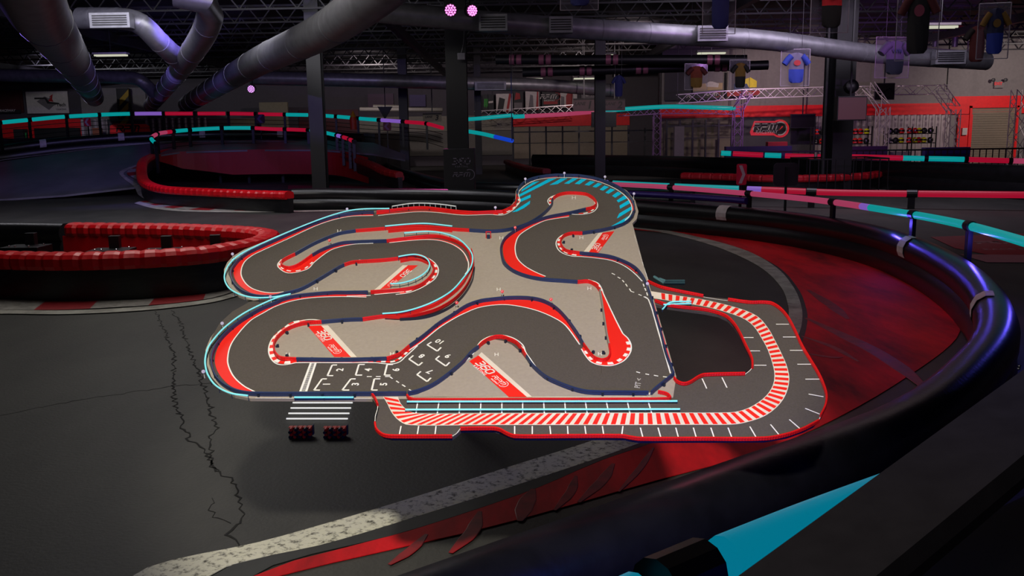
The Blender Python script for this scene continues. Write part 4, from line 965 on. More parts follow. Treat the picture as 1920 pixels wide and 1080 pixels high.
T = [((783,754),(780,775)),((823,754),(820,775)),((862,754),(861,775)),((901.7,754),(900.6,775)),((941,754),(941,775)),((980,754),(980,775)),((1019.4,754),(1020.6,775)),((1059,754),(1060.5,775)),((1097.7,754),(1101,775)),((1137,754),(1141.5,775)),((1176.5,754),(1181,775)),((1215.6,754),(1222,775)),
 ((752,799),(749,814)),((785,799),(782.6,814)),((817.5,799),(815.8,814)),((965,799),(965,814)),((998,799),(998,814)),((1030.8,799),(1032.6,814)),((1064,799),(1065,814)),((1096.5,799),(1098.6,814)),((1129.4,799),(1131.7,814)),((1168,799),(1166,814)),((1200.6,802),(1205,819)),((1233.7,802),(1238.6,819)),((1267,802),(1271.6,819)),((1300,802),(1305,819)),((1332.8,802),(1338.5,819)),((1365,802),(1371.6,819)),((1406,800),(1417,819)),((1444.7,796),(1460,814.5)),((1480,786.7),(1500,804)),((1509.7,765.8),(1538,777)),((1516,739),(1544,744)),((1510,711),(1537,711)),((1495,683),(1521,683)),((1481,657),(1506,657)),((1468,632),(1492,632)),((1455,608),(1479,608)),((1394,633),(1413,633)),((1406,658),(1425,658)),((1414,685),(1437,685)),((1316.5,710),(1325,728.6)),((1353.7,708),(1363,727))]
for p, q in T: gpart('parking_mark', p, q, .0055, .0002)
# --- barriers of the model
def mbar(path, m_, name='model_barrier', h=.022, wd=.009, closed=False, rib=False, lift=0):
    q = spl([BP(x, y, .011, keep=0) for x, y in path], 6, closed); 
    q = [p+BN*(.001+lift) for p in q]; b = B()
    prof = [(-wd/2,0),(wd/2,0),(wd*.55,h*.3),(wd*.4,h*.5),(wd*.55,h*.7),(wd*.35,h),(-wd*.35,h),(-wd*.55,h*.7),(-wd*.4,h*.5),(-wd*.55,h*.3)]
    if rib: q = resample(q, step=.006)
    sc = [1.0 if (i % 2) else .72 for i in range(len(q))] if rib else None
    b.sweep(prof, q, closed, upv=BN, scale=sc); return b.build(name, m_, circ), q
NV, RD = M_NAVY, M_MRB
def seg(path, i, j): return path[i:j+1]
def ix(path, pt): return min(range(len(path)), key=lambda k: (path[k][0]-pt[0])**2+(path[k][1]-pt[1])**2)
OUTER = [(696,738.5),(600,738.5),(479,738.5),(449,735),(423,724),(405,707),(398,687.5),(397,670),(402,654),(410,641),(425,624),(445,607),(463,595),(487,581),(520,567),(530,562),(553,556),(587,552),(628,549),(650,549),(690,548.5)]
UPL = [(690,490),(662,492),(645,497),(633,503),(600,523),(563,543),(530,552),(520,555),(503,557),(478,555),(453,546),(438,531),(433,512),(440,497),(453,483),(470,472),(520,449),(570,427),(620,409),(653,402),(687,399),(701,399)]
TOP = [(706,398),(725,396),(760,392),(792,390),(825,393),(858,397),(890,399),(920,398),(942,397),(957,390),(967,380),(969,367),(973,353),(984,342),(1003,334),(1037,329),(1062,329),(1087,330),(1120,336),(1153,348),(1175,363),(1187,380),(1189,397),(1180,412),(1165,422),(1133,431),(1092,437.5)]
RIGHTB = [(1092,437.5),(1070,438),(1057,443),(1051,453),(1054,463),(1063,471),(1087,475)]
RB2 = [(1087,475),(1120,478),(1145,482),(1170,491),(1190,502),(1203,516),(1211,531),(1220,556),(1228,587),(1240,628),(1248,660),(1263,701)]
BOT = [(1216,737),(1166,736.5),(1105,735.5),(1078,730),(1043,717),(1020,705),(999,686),(987,669)]
BOT2 = [(987,669),(976,652),(967,642),(955,636.5),(942,632),(930,632),(917,636),(905,643),(897,651)]
BOT3 = [(897,651),(883,662),(867,680),(833,708),(808,724),(783,734),(765,738)]
tracks = []
tracks.append(mbar(OUTER, NV)); 
tracks.append(mbar([(696,738.5),(762,738)], NV))
i = ix(UPL, (645,497)); tracks.append(mbar(UPL[:i+1], RD, rib=True)); tracks.append(mbar(UPL[i:], NV))
tracks.append(mbar(TOP[:9], RD)); tracks.append(mbar(TOP[8:12], RD, rib=True)); tracks.append(mbar(TOP[11:], NV)); tracks.append(mbar(RIGHTB, RD, rib=True)); tracks.append(mbar(RB2, NV))
tracks.append(mbar(BOT, NV)); tracks.append(mbar(BOT2, RD, rib=True)); tracks.append(mbar(BOT3, NV)); tracks.append(mbar([(1263,702),(1227,731),(1221,737)], NV))
cut = [(680,599),(573,606),(556,674),(725,673),(767,650),(1094,646),(1144,663),(1128,563),(1103,528),(1098,392.5),(1043,368),(1035,383),(880,432),(667,433),(587,458),(553,477),(567,492),(725,452)]
seq = [ix(ISLE, p) for p in cut]
cols = [NV, RD, NV, RD, NV, RD, RD, RD, NV, RD, RD, NV, RD, NV, NV, RD, NV, RD]
col_of = [(0,ix(ISLE,(603,604)),NV),(ix(ISLE,(603,604)),ix(ISLE,(556,674)),RD),(ix(ISLE,(556,674)),ix(ISLE,(725,673)),NV),(ix(ISLE,(725,673)),ix(ISLE,(767,650)),RD),(ix(ISLE,(767,650)),ix(ISLE,(1094,646)),NV),(ix(ISLE,(1094,646)),ix(ISLE,(1142,647)),RD),(ix(ISLE,(1142,647)),ix(ISLE,(1125,545)),mat('model_bone_barrier',(150,140,130),.5)),(ix(ISLE,(1125,545)),ix(ISLE,(1083,529)),RD),(ix(ISLE,(1083,529)),ix(ISLE,(1098,392.5)),NV),(ix(ISLE,(1098,392.5)),ix(ISLE,(1036,374)),RD),(ix(ISLE,(1036,374)),ix(ISLE,(880,432)),NV),(ix(ISLE,(880,432)),ix(ISLE,(667,433)),RD),(ix(ISLE,(667,433)),ix(ISLE,(553,477)),NV),(ix(ISLE,(553,477)),ix(ISLE,(585,479)),RD),(ix(ISLE,(585,479)),ix(ISLE,(725,452)),NV),(ix(ISLE,(725,452)),len(ISLE)-1,RD)]
for i, j, m_ in col_of:
    tracks.append(mbar(ISLE[i:j+1], m_, rib=(m_ == RD and j-i < 18 and i not in (col_of[-1][0], ix(ISLE,(880,432))))))
tracks.append(mbar([(747,591),(715,594),(680,599)], RD))
tracks.append(mbar([(690,490),(720,488),(755,484),(783,480),(800,486),(811,497),(813,509),(805,522),(792,533),(775,540),(742,545),(695,548)], RD))
# raised red and navy side panels on the elevated section
def panel(path, m_, h, lift, name='side_panel'):
    q = [p+BN*lift for p in spl([BP(x, y) for x, y in path], 6)]; b = B(); b.sweep([(-.002,0),(.002,0),(.002,h),(-.002,h)], q, upv=BN); b.build(name, m_, circ)
panel([(722,600),(755,601),(790,595),(820,586),(848,570),(868,551),(882,528),(888,505),(888,488),(884,474)], M_MRB, .018, .012)
panel([(750,602),(790,599),(820,591),(850,575),(872,553),(886,528),(890,505)], M_NAVD, .022, -.004)
panel([(728,437),(760,434),(800,432),(848,436)], M_MRB, .022, 0)
panel([(751,493),(775,489),(790,491),(803,497)], M_MRB, .018, 0)
# support brackets along the navy and red barriers
bk = B(); s_ = .010
bk.box((0,0,.008), (.010,.012,.016)); bk.box((0,-.006,.005), (.006,.010,.010))
k_ = 0; proto_b = None
for (o_, q) in tracks:
    L = resample(q, step=.15)
    for i in range(len(L)-1):
        if k_ >= 98: break
        p = (L[i]+L[i+1])/2; d = (L[i+1]-L[i]).normalized(); x = d.cross(BN)
        mrot = Matrix((d, -x, BN)).transposed()
        if proto_b is None:
            bb = B(); 
            me = bpy.data.meshes.new('bracket'); me.from_pydata([v for v in bk.v], [], bk.f); me.materials.append(M_NAVD); proto_b = bpy.data.objects.new('bracket', me); COL.objects.link(proto_b); r_ = proto_b
        else: r_ = proto_b.copy(); COL.objects.link(r_)
        r_.parent = circ; side = 1 if k_ % 1 == 0 else -1
        M4 = mrot.to_4x4(); M4.translation = p-x*.008-WL[circ.name]; r_.matrix_parent_inverse = Matrix.Identity(4); r_.matrix_basis = M4; k_ += 1
# --- pit barriers: ribbed red
PB = [[(703,792),(705,803),(712,811),(722,816),(740,817.5),(848,817.5)],[(863,803),(923,802.5),(937,805),(950,812),(965,817),(1060,817),(1166,817),(1184,820),(1200,822),(1320,822),(1434,821.5),(1474.5,814.5),(1505,804),(1525,794),(1535.5,788)],
 [(1538.5,779),(1547.6,759.7),(1549.7,741),(1543.6,719),(1533,696.7),(1505,650),(1490,618),(1477,594),(1463,578),(1447,568),(1432,566),(1405,566),(1365,560.5)],[(1319,554),(1263,543),(1238,537),(1215,527)],
 [(1228,563),(1255,572),(1322,580),(1347,586),(1363,593),(1377,607),(1387,623),(1398,646),(1410,672),(1411,688)],[(1397,700),(1322,702),(1310,706),(1294,716),(1282,719),(1270,715),(1264,708)],
 [(763,741),(768,746.5),(778,749),(970,749),(1180,748.5),(1250,747.5),(1257,745),(1250,738),(1234,734)],[(697,738),(703,746),(708,758)]]
for L in PB: mbar(L, M_MRB, 'pit_barrier', h=.017, wd=.010, rib=True)
b = B()
for L in ([(708,758),(708,766),(704,780),(703,792)],[(848,818),(856,813),(863,804)],[(1319,557),(1342,561),(1365,564)],[(1411,688),(1406,695),(1397,702)],[(1535.5,788),(1539,779)],[(775,744.5),(1000,744.5),(1220,744.5)],[(1184,422),(1200,478),(1216,528)],[(479,747),(600,747.5),(696,747.5)]): b = B(); ribbon(b, L, .0025, .0006); b.build('outline_wire', M_MWH, circ)
# --- light rails on little posts
def mrail(path, m_=None, hpix=11, wid=.0042, posts=10, name='light_rail', feet=None):
    w = hpix/360; q = spl([BP(x, y, w) for x, y in path], 6); b = B(); b.tube(q, wid, 6, ups=BN); r_ = b.build(name, m_ or M_RAILC, circ, True)
    if posts:
        L = resample(q, n=posts)
        for p in L:
            b = B(); b.bar(p, p-BN*(w-.001), .0028); b.build('rail_post', M_NAVY if not feet else feet, r_)
mrail([(435,488),(457,473),(510,448),(595,413),(645,397),(678,392),(730,391)], posts=14)
mrail([(457,473),(442,483),(428,498),(421,515),(423,530),(433,543),(453,553),(478,558),(512,557),(545,551)], posts=10)
mrail([(545,551),(520,558),(487,572),(453,590),(420,615),(400,637),(390,652),(385,670),(385,685),(390,703),(405,723),(432,737),(465,742)], posts=14)
mrail([(735,387),(767,382),(792,381),(825,383),(855,387)], mat('model_rail_white',(215,225,225),.4), 10, posts=12, feet=MATS['model_rail_white'])
mrail([(722,424),(767,420),(800,419),(848,424)], posts=11)
mrail([(758,437),(800,434),(830,437),(858,447),(878,465),(886,480),(883,500),(867,523),(847,545),(820,562),(787,576),(752,585),(717,588)], posts=20)
mrail([(747,481),(775,477),(792,480),(803,488),(805,500),(795,513),(773,525),(750,531),(732,532)], posts=12)
mrail([(556,736),(666,736)], hpix=6, posts=2); mrail([(552,745),(663,745)], hpix=4, posts=2)
mrail([(763,753),(1270,752)], hpix=5, posts=8); mrail([(760,768),(1275,767)], hpix=5, posts=8)
mrail([(1242,580),(1257,567),(1296,565)], hpix=6, posts=2); mrail([(1244,571),(1296,569)], hpix=6, posts=2)
# --- little signs, cross marks, lift
for i, (x, y) in enumerate([(985,332),(1058,321),(1134,328),(1188,360),(652,389),(438,474),(419,605),(384,696),(966,424),(1033,560),(942,545),(857,566),(619,448),(509,555),(1213,530),(929,386)]):
    foot = BP(x, y+13); top = foot+BN*.034; b = B(); b.bar(foot, top, .0028); so = b.build('sign_post', M_MWH, circ)
    b = B(); b.lathe([(.0085,-.002),(.0085,.002)], top+BN*.004, 12, mtx=Matrix.Rotation(R(80),3,'X')); b.build('sign_disc', M_MRED if 8 <= i < 13 else M_MSIGN, so)
    b = B(); cc = top+BN*.004+Vector((0,-.003,0)); xd = BU; yd = BN
    b.add([cc+xd*.004*u+yd*.006*v for u, v in ((.9,1),(-.2,0),(.9,-1),(-.3,-1),(-1.2,0),(-.3,1))], [(0,1,4,5),(1,2,3,4)]); b.build('chevron', M_MWH, so)
for x, y in [(940,446.5),(1076,371),(1090,446),(935,543),(1105,541),(931,665),(1125,664),(540,665),(735,664),(592,542),(636,434)]:
    b = B(); gline(b, (x-3,y-3), (x-3,y+3), .003); gline(b, (x+3,y-3), (x+3,y+3), .003); gline(b, (x-3,y), (x+3,y), .003); b.build('cross_mark', M_MWH, circ)
c = BP(916, 447); b = B()
for s_ in (-1, 1): b.bar(c+BU*s_*.014, c+BU*s_*.014+BN*.045, .005)
b.bar(c-BU*.014+BN*.045, c+BU*.014+BN*.045, .005); lift = b.build('gate_frame', M_MRB, circ)
b = B(); b.box(c+BN*.012, (.02,.014,.024)); b.build('gate_box', M_NAVD, lift)
# --- stand carrying the tilted board
b = B()
for px_ in (800, 1120):
    e = BP(px_, 520)-BN*.02; f_ = BP(px_, 700)-BN*.02; b.bar(f_, e, .04)
b.build('carrier_beam', M_BLKM, circ)
for px_ in (800, 1120):
    e = BP(px_, 520)-BN*.04; foot = Vector((e.x, 6.45, 0)); b = B(); b.bar(foot, (e.x, 6.45, e.z-.02), .05); b.bar((e.x, 6.45, e.z-.03), e, .04); b.bar((e.x, 6.45, .25), BP(px_, 690)-BN*.035, .035)
    b.box((e.x, 6.45, .01), (.18,.18,.02)); b.build('stand_leg', M_BLKM, circ)

# --- loose pieces on the floor in front of the model
labs = ['white light bar on the floor just below the model, nearest the model', 'white light bar on the floor, second below the model', 'white light bar on the floor, third below the model', 'white light bar on the floor nearest the two tyre blocks']
for i, (x0, x1, y) in enumerate(((549,661,755),(545,658,765),(541,655,775),(537,652,785))):
    a = G(x0, y, .012); c = G(x1, y, .012); b = B(); b.tube([a, c], .006, 8); tag(b.build('light_bar', mat('bar_white', (255,255,255), .4, emit=(250,250,245), estr=.8), None, True), labs[i], 'light bar', 'white light bars on the floor')
def tyre_block(label, x0, x1, y0, y1, mir=0):
    a = G(x0, y1, 0); c = G(x1, y1, 0); W = c.x-a.x; Y = (a.y+c.y)/2; t = thing('tyre_block', label, 'tyre stack', ((a.x+c.x)/2, Y+W*.2, 0), 'red and navy tyre blocks')
    nx, nz = 5, 4; u = W/(nx+.4); hh = u*.95
    for k in range(nx):
        for r_ in range(nz):
            off = (r_ % 2)*u*.25
            b = B(); cc = Vector((a.x+u*(k+.5)+off, Y, hh*(r_*.55+.38))); b.lathe([(u*.34,-.02),(u*.44,0),(u*.44,u*1.2),(u*.34,u*1.25)], cc, 14, mtx=Matrix.Rotation(R(-90),3,'X')); b.build('tyre', M_MRED if (k+r_) % 2 else M_NAVD, t, True)
            b = B(); b.lathe([(u*.2,-.03),(u*.2,0)], cc, 10, mtx=Matrix.Rotation(R(90),3,'X')); b.build('tyre_hole', M_NAVD, t)
    b = B()
    for k in range(nx): b.box((a.x+u*(k+.55), Y+u*.6, hh*(nz*.55+.22)), (u*.86, u*1.2, u*.1))
    b.build('red_cover', M_MRED, t)
    b = B(); b.box((a.x+W*.98, Y+u*.6, hh*(nz*.55+.05)/2+.02), (u*.2, u*1.15, hh*(nz*.55+.05))); b.build('navy_end', M_NAVY, t)
tyre_block('left one of two small red and navy tyre blocks below the model', 541, 588, 796, 821)
tyre_block('right one of two small red and navy tyre blocks below the model', 606, 652, 796, 821)
for i, (pp) in enumerate((((1227,519),(1246,531),(1284,531)),((1237,523),(1248,527),(1284,527)))):
    q = [BP(x, y)+BN*.0 for x, y in pp]
    d = G(1250, 528); q = [G(x, y, .02) for x, y in pp]; b = B(); b.tube(q, .02, 6); tag(b.build('light_bar', mat('bar_pale_cyan', (150,215,220), .4), None, True), ['bent pale light bar on the dark floor right of the model, lower one', 'bent pale light bar on the dark floor right of the model, upper one'][i], 'light bar', 'bent light bars right of the model')
# ================================================================== FAR HALL DETAIL
def box_truss(name, label, pts, w_=.35, n_per=.5, m_=M_TRUSS, r=.022, group=None):
    t = thing(name, label, 'truss', pts[0], group)
    for a, c in zip(pts, pts[1:]):
        a = Vector(a); c = Vector(c); d = (c-a).normalized(); u = Vector((0,0,1)) if abs(d.z) < .7 else Vector((1,0,0)); x = d.cross(u).normalized(); y = x.cross(d).normalized()
        cs = [(x*i+y*j)*w_/2 for i, j in ((-1,-1),(1,-1),(1,1),(-1,1))]
        b = B()
        for o_ in cs: b.bar(a+o_, c+o_, r*1.6)
        b.build('chord', m_, t)
        n = max(1, round((c-a).length/(w_*1.1))); b = B()
        for k in range(n):
            p = a.lerp(c, k/n); q = a.lerp(c, (k+1)/n)
            for i in range(4): 
                o1, o2 = cs[i], cs[(i+1) % 4]
                if k % 2: o1, o2 = o2, o1
                b.bar(p+o1, q+o2, r)
        b.build('lacing', m_, t)
    if name == 'stage_truss':
        for p in (Vector(pts[0]), Vector(pts[-1])): b = B(); b.bar(p, (p.x, p.y, CEILZ), .04); b.build('hanger', M_BLKM, t)
    return t
def VP_(px, py, Y): return P(px, py, Y)
box_truss('stage_truss', 'aluminium box truss running along the top of the red wall band', [P(1270,186,44.5), P(1400,176,44.6), P(1560,171,44.8), P(1775,168,45)], .42)
def arch(label, top, knee, Y):
    a = P(*top, Y); k = P(*knee, Y); return box_truss('truss_leg', label, [a, k, Vector((k.x, k.y, 0))], .48)
arch('aluminium truss leg bent at the top, in front of the helmet racks', (1628,160), (1656,201), 43.6)
arch('aluminium truss leg bent at the top, beside the red pier', (1758,164), (1788,205), 44)
box_truss('truss_leg', 'straight aluminium truss leg at the far right edge', [P(1912,168,42), Vector((P(1912,168,42).x, 42, 0))], .5)
box_truss('truss_leg', 'purple lit truss leg left of the raceway sign', [P(1402,172,43.5), P(1384,205,43.5), Vector((P(1384,205,43.5).x, 43.5, 0))], .4, m_=mat('violet_lit_truss', (120, 90, 130), .35, .6))  # truss aluminium with the violet light mixed into its colour
box_truss('truss_leg', 'thin truss leg at the left end of the turquoise overhead tube', [P(1232,212,46), Vector((P(1232,212,46).x, 46, 0))], .35, m_=MATS['violet_lit_truss'])
box_truss('stage_truss', 'small truss carrying the turquoise tube over the far lanes', [P(1160,212,46), P(1230,208,46), P(1310,207,46), P(1390,209,46)], .3, m_=MATS['violet_lit_truss'])
box_truss('stage_truss', 'pale truss below the poster row on the back wall', [P(890,216,60), P(960,212,60), P(1075,204,60)], .5)
def tube_light(label, pts, segs, r):
    t = neon_rail(label, [P(*q) for q in pts], segs, r)
    for q in (pts[0], pts[-1]):
        p = P(*q); b = B(); b.bar(p, (p.x, p.y, CEILZ), .03); b.build('hanger', M_BLKM, t)
    return t
tube_light('overhead neon tube, crimson then turquoise, above the lanes', [(962,219,45.8),(1060,214,45.8),(1130,208,45.8),(1180,204,45.8),(1250,200,45.8),(1310,201,45.8),(1395,204,45.8)], [(0,.05,TEAL),(.05,.4,PINK),(.4,.96,TEAL)], .10)
tube_light('overhead neon tube seen left of the lane posts, turquoise', [(872,224,45),(900,222,45),(930,219,45.3),(962,216,45.6)], [(0,1,TEAL)], .09)
tube_light('turquoise neon tube curving down behind the central column', [(876,246,34),(905,251,33),(935,258,32),(960,264,31)], [(0,.6,TEAL),(.6,1,glow('blue_light',(10,60,190),.9))], .07)
# posters
def poster(label, r, Y, bg, items, extra=None):
    a = P(r[0], r[1], Y); c = P(r[2], r[3], Y); W = c.x-a.x; Hh = a.z-c.z; cx = (a.x+c.x)/2; cz = (a.z+c.z)/2
    t = thing('wall_poster', label, 'poster', (cx, Y, c.z))
    b = B(); b.box((cx, Y, cz), (W, .06, Hh)); b.build('board', bg, t)
    for k, (pts, m_) in enumerate(items):
        b = B(); b.poly([Vector((cx+u*W/2, Y-.031, cz+v*Hh/2)) for u, v in pts], .008+.002*k, Vector((0,-1,0))); b.build('print', m_, t)
    if extra: extra(t, cx, cz, W, Hh, Y)
    return t
PW = mat('print_white', (185,176,172), .6); PR = mat('print_red', (150,20,26), .6); PK = mat('print_black', (22,20,22), .6); PG = mat('print_grey', (104,96,100), .6); PGR = mat('print_green', (40,150,40), .6); PS = mat('print_sand', (160,136,100), .6); PY = mat('print_yellow', (215,190,36), .6); PB_ = mat('print_blue', (50,60,100), .6)
X = Vector((1,0,0)); Z = Vector((0,0,1))
def logo(t, c, h, col=None, sub=None, m2=None):
    b = B(); stroke_word(b, 'RPM', c, X, Z, h, Vector((0,-1,0)), thick=.24, slant=.3)
    if sub: add_text(b, sub, c-Z*h*1.05+X*h*.2, X, Z, h*.62, bold=.02)
    b.build('logo_lettering', col or PW, t)
    b = B(); arc_strip(b, c+X*h*2.2+Vector((0,-.002,0)), X, Z, h*.9, h*1.1, -120, 110); arc_strip(b, c+X*h*2.2+Vector((0,-.002,0)), X, Z, 0.02, h*.8, 38, 48, 2); b.build('dial', m2 or PR, t)
def lg(dx=0, dz=0, k=.25, sub=None): return lambda t, cx, cz, W, Hh, Y: logo(t, Vector((cx+dx*W, Y-.06, cz+dz*Hh)), Hh*k, sub=sub)
poster('black poster with a green claw mark and lettering, leftmost of the back row', (905,177,926,210), YB-.5, PK, [([(-.8,-.3),(-.7,.5),(-.55,.5),(-.6,-.5)],PGR),([(-.5,-.2),(-.45,.5),(-.3,.5),(-.35,-.6)],PGR),([(-.25,-.3),(-.2,.5),(-.05,.5),(-.1,-.4)],PGR),([(.05,.0),(.9,.05),(.9,.25),(.05,.2)],PW)])
poster('grey and white racer poster with a red stripe, second of the back row', (930,176,961,209), YB-.5, PW, [([(-.9,-1),(-.2,-1),(.1,.4),(-.6,.6)],PK),([(.2,-1),(.5,-1),(.9,1),(.6,1)],PR)])
poster('poster with red helmets and RPM lettering, third of the back row', (963,172,980,206), YB-.5, PK, [([(-.8,.1),(.5,.2),(.4,.8),(-.5,.9)],PR),([(-.9,-.9),(.9,-.9),(.9,-.2),(-.9,-.2)],PG)])
poster('white and grey racers poster, fourth of the back row', (985,170,1011,206), YB-.5, PW, [([(-.6,-1),(.2,-1),(.1,.5),(-.3,.6)],PG),([(.5,-1),(.9,-1),(.9,1),(.7,1)],PR)])
poster('black RPM logo poster, fifth of the back row', (1016,169,1047,204), YB-.5, PK, [([(-.8,-.5),(.9,-.5),(.9,-.2),(-.8,-.2)],PR)], lg(-.1,.15,.2,'RACEWAY'))
poster('poster of a red suited racer among a crowd, sixth of the back row', (1050,168,1082,202), YB-.5, PW, [([(-.3,-1),(.4,-1),(.5,.5),(0,.8),(-.3,.3)],PR),([(-.9,-.9),(-.5,-.9),(-.5,.2),(-.9,.3)],PG)])
poster('narrow RPM poster beside the dark column, last of the back row', (1090,170,1130,200), YB-.5, PG, [([(-.9,-.9),(.9,-.9),(.9,-.4),(-.9,-.4)],PR)], lg(-.1,.25,.18))
poster('dark poster of a silver race car on sand, left on the right wall', (1246,136,1352,187), YR-.3, PK, [([(.2,-.6),(1,-.5),(1,-.1),(.2,-.1)],PS)], lg(.0,-.36,.10))
poster('silver race car poster on sandy ground, middle on the right wall', (1300,130,1354,184), YR-.45, PG, [([(-1,-.5),(1,-.4),(1,.05),(-1,.0)],PS),([(-.1,-.2),(.7,-.25),(.75,0),(.3,.15),(.1,.15),(-.15,0)],PW),([(-1,-1),(1,-.95),(1,-.5),(-1,-.6)],PK)], lg(.1,-.36,.10))
poster('yellow car poster right of the silver race car poster', (1364,134,1424,180), YR-.45, PG, [([(-.2,-.3),(.8,-.3),(.8,.2),(.4,.5),(-.1,.3)],PY),([(-.6,-.8),(.4,-.5),(.2,0),(-.6,0)],PB_),([(-1,-1),(1,-.9),(1,-.55),(-1,-.65)],PR)], lg(.1,-.4,.10))
poster('white poster with red and black cracked emblem and tech lettering at far left', (48,172,130,212), YB-.3, PW, [([(-.5,.1),(-.1,.55),(.1,.35),(.2,.65),(.1,.0),(.6,-.1),(.3,-.3),(.05,-.7),(-.3,-.2)],PG),([(.05,.1),(.2,.5),(.1,.5),(.3,.75),(.25,.3),(.3,.05)],PR),([(-.6,.3),(-.1,.3),(.0,-.1),(.6,-.2),(.55,-.05),(.1,.05),(-.05,.45),(-.6,.45)],PK)],
  lambda t, cx, cz, W, Hh, Y: (lambda b: (add_text(b, 'Tech', Vector((cx+W*.33, Y-.06, cz-Hh*.12)), X, Z, Hh*.22, bold=.02), add_text(b, 'COATING', Vector((cx+W*.33, Y-.06, cz-Hh*.33)), X, Z, Hh*.1, bold=.02), b.build('lettering', PK, t)))(B()))
poster('dark red raceway poster cut off by the left edge', (-30,172,40,212), YB-.3, mat('poster_maroon', (58,16,18), .6), [([(-1,-1),(1,-1),(1,-.7),(-1,-.7)],PK)],
  lambda t, cx, cz, W, Hh, Y: (lambda b: (add_text(b, 'RACEWAY', Vector((cx+W*.12, Y-.06, cz-Hh*.38)), X, Z, Hh*.15, shear=.3, bold=.02), b.build('lettering', PW, t)))(B()))
# lane boards
def lane_board(n, r, Y, m_, tm):
    a = P(r[0], r[1], Y); c = P(r[2], r[3], Y); W = c.x-a.x; Hh = a.z-c.z; cx = (a.x+c.x)/2; cz = (a.z+c.z)/2
    t = thing('lane_board', {'1':'mauve hanging board reading LANE 1 left of the dark column','2':'dim mauve hanging board reading LANE 2 right of the dark column','3':'cream hanging board reading LANE 3 left of the central column'}[n], 'sign', (cx, Y, c.z))
    b = B(); b.box((cx, Y, cz), (W, .08, Hh)); b.build('board', m_, t)
    b = B(); b.box((cx, Y-.01, cz+Hh*.45), (W*1.02, .09, Hh*.12)); b.build('header_strip', PK, t)
    b = B(); add_text(b, 'LANE', Vector((cx-W*.2, Y-.05, cz+Hh*.08)), X, Z, Hh*.36, shear=.3, bold=.02); add_text(b, n, Vector((cx+W*.24, Y-.05, cz-Hh*.05)), X, Z, Hh*.85, shear=.2, bold=.03); b.build('lettering', tm, t)
    b = B(); b.bar((cx, Y, a.z), (cx, Y, CEILZ), .05); b.build('hanger', M_BLKM, t)
lane_board('1', (1075,185,1115,208), 44.8, mat('board_mauve', (88,66,72), .6), PK)
lane_board('2', (1132,186,1172,207), 44.8, mat('board_mauve2', (66,48,56), .6), PK)
lane_board('3', (793,213,828,228), 50, mat('board_cream', (140,136,112), .6), PK)
# raceway sign on the grey panel
t = thing('raceway_sign', 'red bordered RPM RACEWAY sign with round dial on the grey wall', 'sign', P(1445, 258, YR-.1))
def sgn(pts, Y, m_, name, th=.06):
    b = B(); b.poly([P(x, y, Y) for x, y in pts], th, Vector((0,-1,0))); b.build(name, m_, t)
circp = lambda cx, cy, r, a0, a1, n=14: [(cx+r*math.cos(R(a0+(a1-a0)*i/n)), cy+r*math.sin(R(a0+(a1-a0)*i/n))) for i in range(n+1)]
sgn([(1414,227)]+[(1452,227)]+circp(1462,241,17,-130,130)+[(1450,254),(1408,254),(1406,248)], YR-.05, glow('sign_red_glow', (185,28,38), .8), 'border')
sgn([(1416,230),(1452,230)]+circp(1462,241,13.5,-125,125)+[(1448,248),(1412,248)], YR-.12, PK, 'face')
b = B(); c = P(1435, 237.5, YR-.19); stroke_word(b, 'RPM', c, X, Z, .29, Vector((0,-1,0)), thick=.17, slant=.3); add_text(b, 'RACEWAY', P(1437,247.5,YR-.19), X, Z, .24, shear=.2, bold=.02); b.build('lettering', mat('sign_white', (175,168,165), .5), t)
b = B(); c = P(1463, 241, YR-.19); arc_strip(b, c, X, Z, .30, .36, -110, 130); b.build('dial_ring', MATS['sign_white'], t)
b = B(); arc_strip(b, P(1460,245,YR-.2), X, Z, .02, .3, 42, 54, 2); b.build('dial_needle', glow('sign_red_glow', (185,28,38), .8), t)
wthing('control_cabinet', 'small white lane controls cabinet under the far wall at centre right', 'cabinet', (1263,237,1281,316), 44, mat('cabinet_grey', (88,80,90), .6), .3)
wthing('dispenser', 'small white dispenser on the red pier by the roller door', 'dispenser', (1803,240,1812,253), YR-.13, PW, .12)
wthing('vending_machine', 'black vending machine with a green claw mark at far left', 'vending machine', (34,242,52,270), YB-4, PK, .6)
b = B()
for k in range(3):
    x = 38+k*4.6; b.poly([P(x, 249, YB-4.33), P(x+2.4, 249, YB-4.33), P(x+1.8, 262-1.5*k, YB-4.33)], .02, Vector((0,-1,0)))
vm = [o for o in COL.objects if o.name == 'vending_machine'][0]; WL[vm.name] = vm.location.copy()
b.build('claw_mark', mat('claw_green', (20,140,60), .5), vm)
t = thing('hazard_post', 'pillar with slanted yellow and black hazard stripes at left', 'pillar', P(233,262,YB-.6))
b = B(); wrect(b, 222,166,244,268, YB-.4, .4); b.build('pillar', PK, t)
for y in (172, 196, 218): 
    b = B(); b.poly([P(224,y+14,YB-.82),P(241,y-5,YB-.82),P(241,y+8,YB-.82),P(224,y+27,YB-.82)], .01, Vector((0,-1,0))); b.build('stripe', mat('hazard_yellow', (150,120,20), .6), t)
t = thing('red_sign', 'red sign board with black RPM lettering behind the far left rail', 'sign', P(246,250,YB-2))
b = B(); b.poly([P(x,y,YB-2) for x,y in [(207,268),(207,236),(214,232),(272,232),(280,236),(287,268)]], .06, Vector((0,-1,0))); b.build('board', M_WALLR, t)
b = B(); stroke_word(b, 'RPM', P(240,241,YB-2.1), X, Z, .34, Vector((0,-1,0)), thick=.26, slant=.3); b.build('lettering', PK, t)
wthing('wall_shutter', 'dark shuttered counter opening with small white letters at far left', 'counter', (68,240,151,268), YB-.1, PK, .3)
wthing('sorting_machine', 'boxy grey machine with an orange panel behind the far left rail', 'machine', (178,240,192,269), YB-1, mat('machine_orange',(140,80,60),.5), .4)
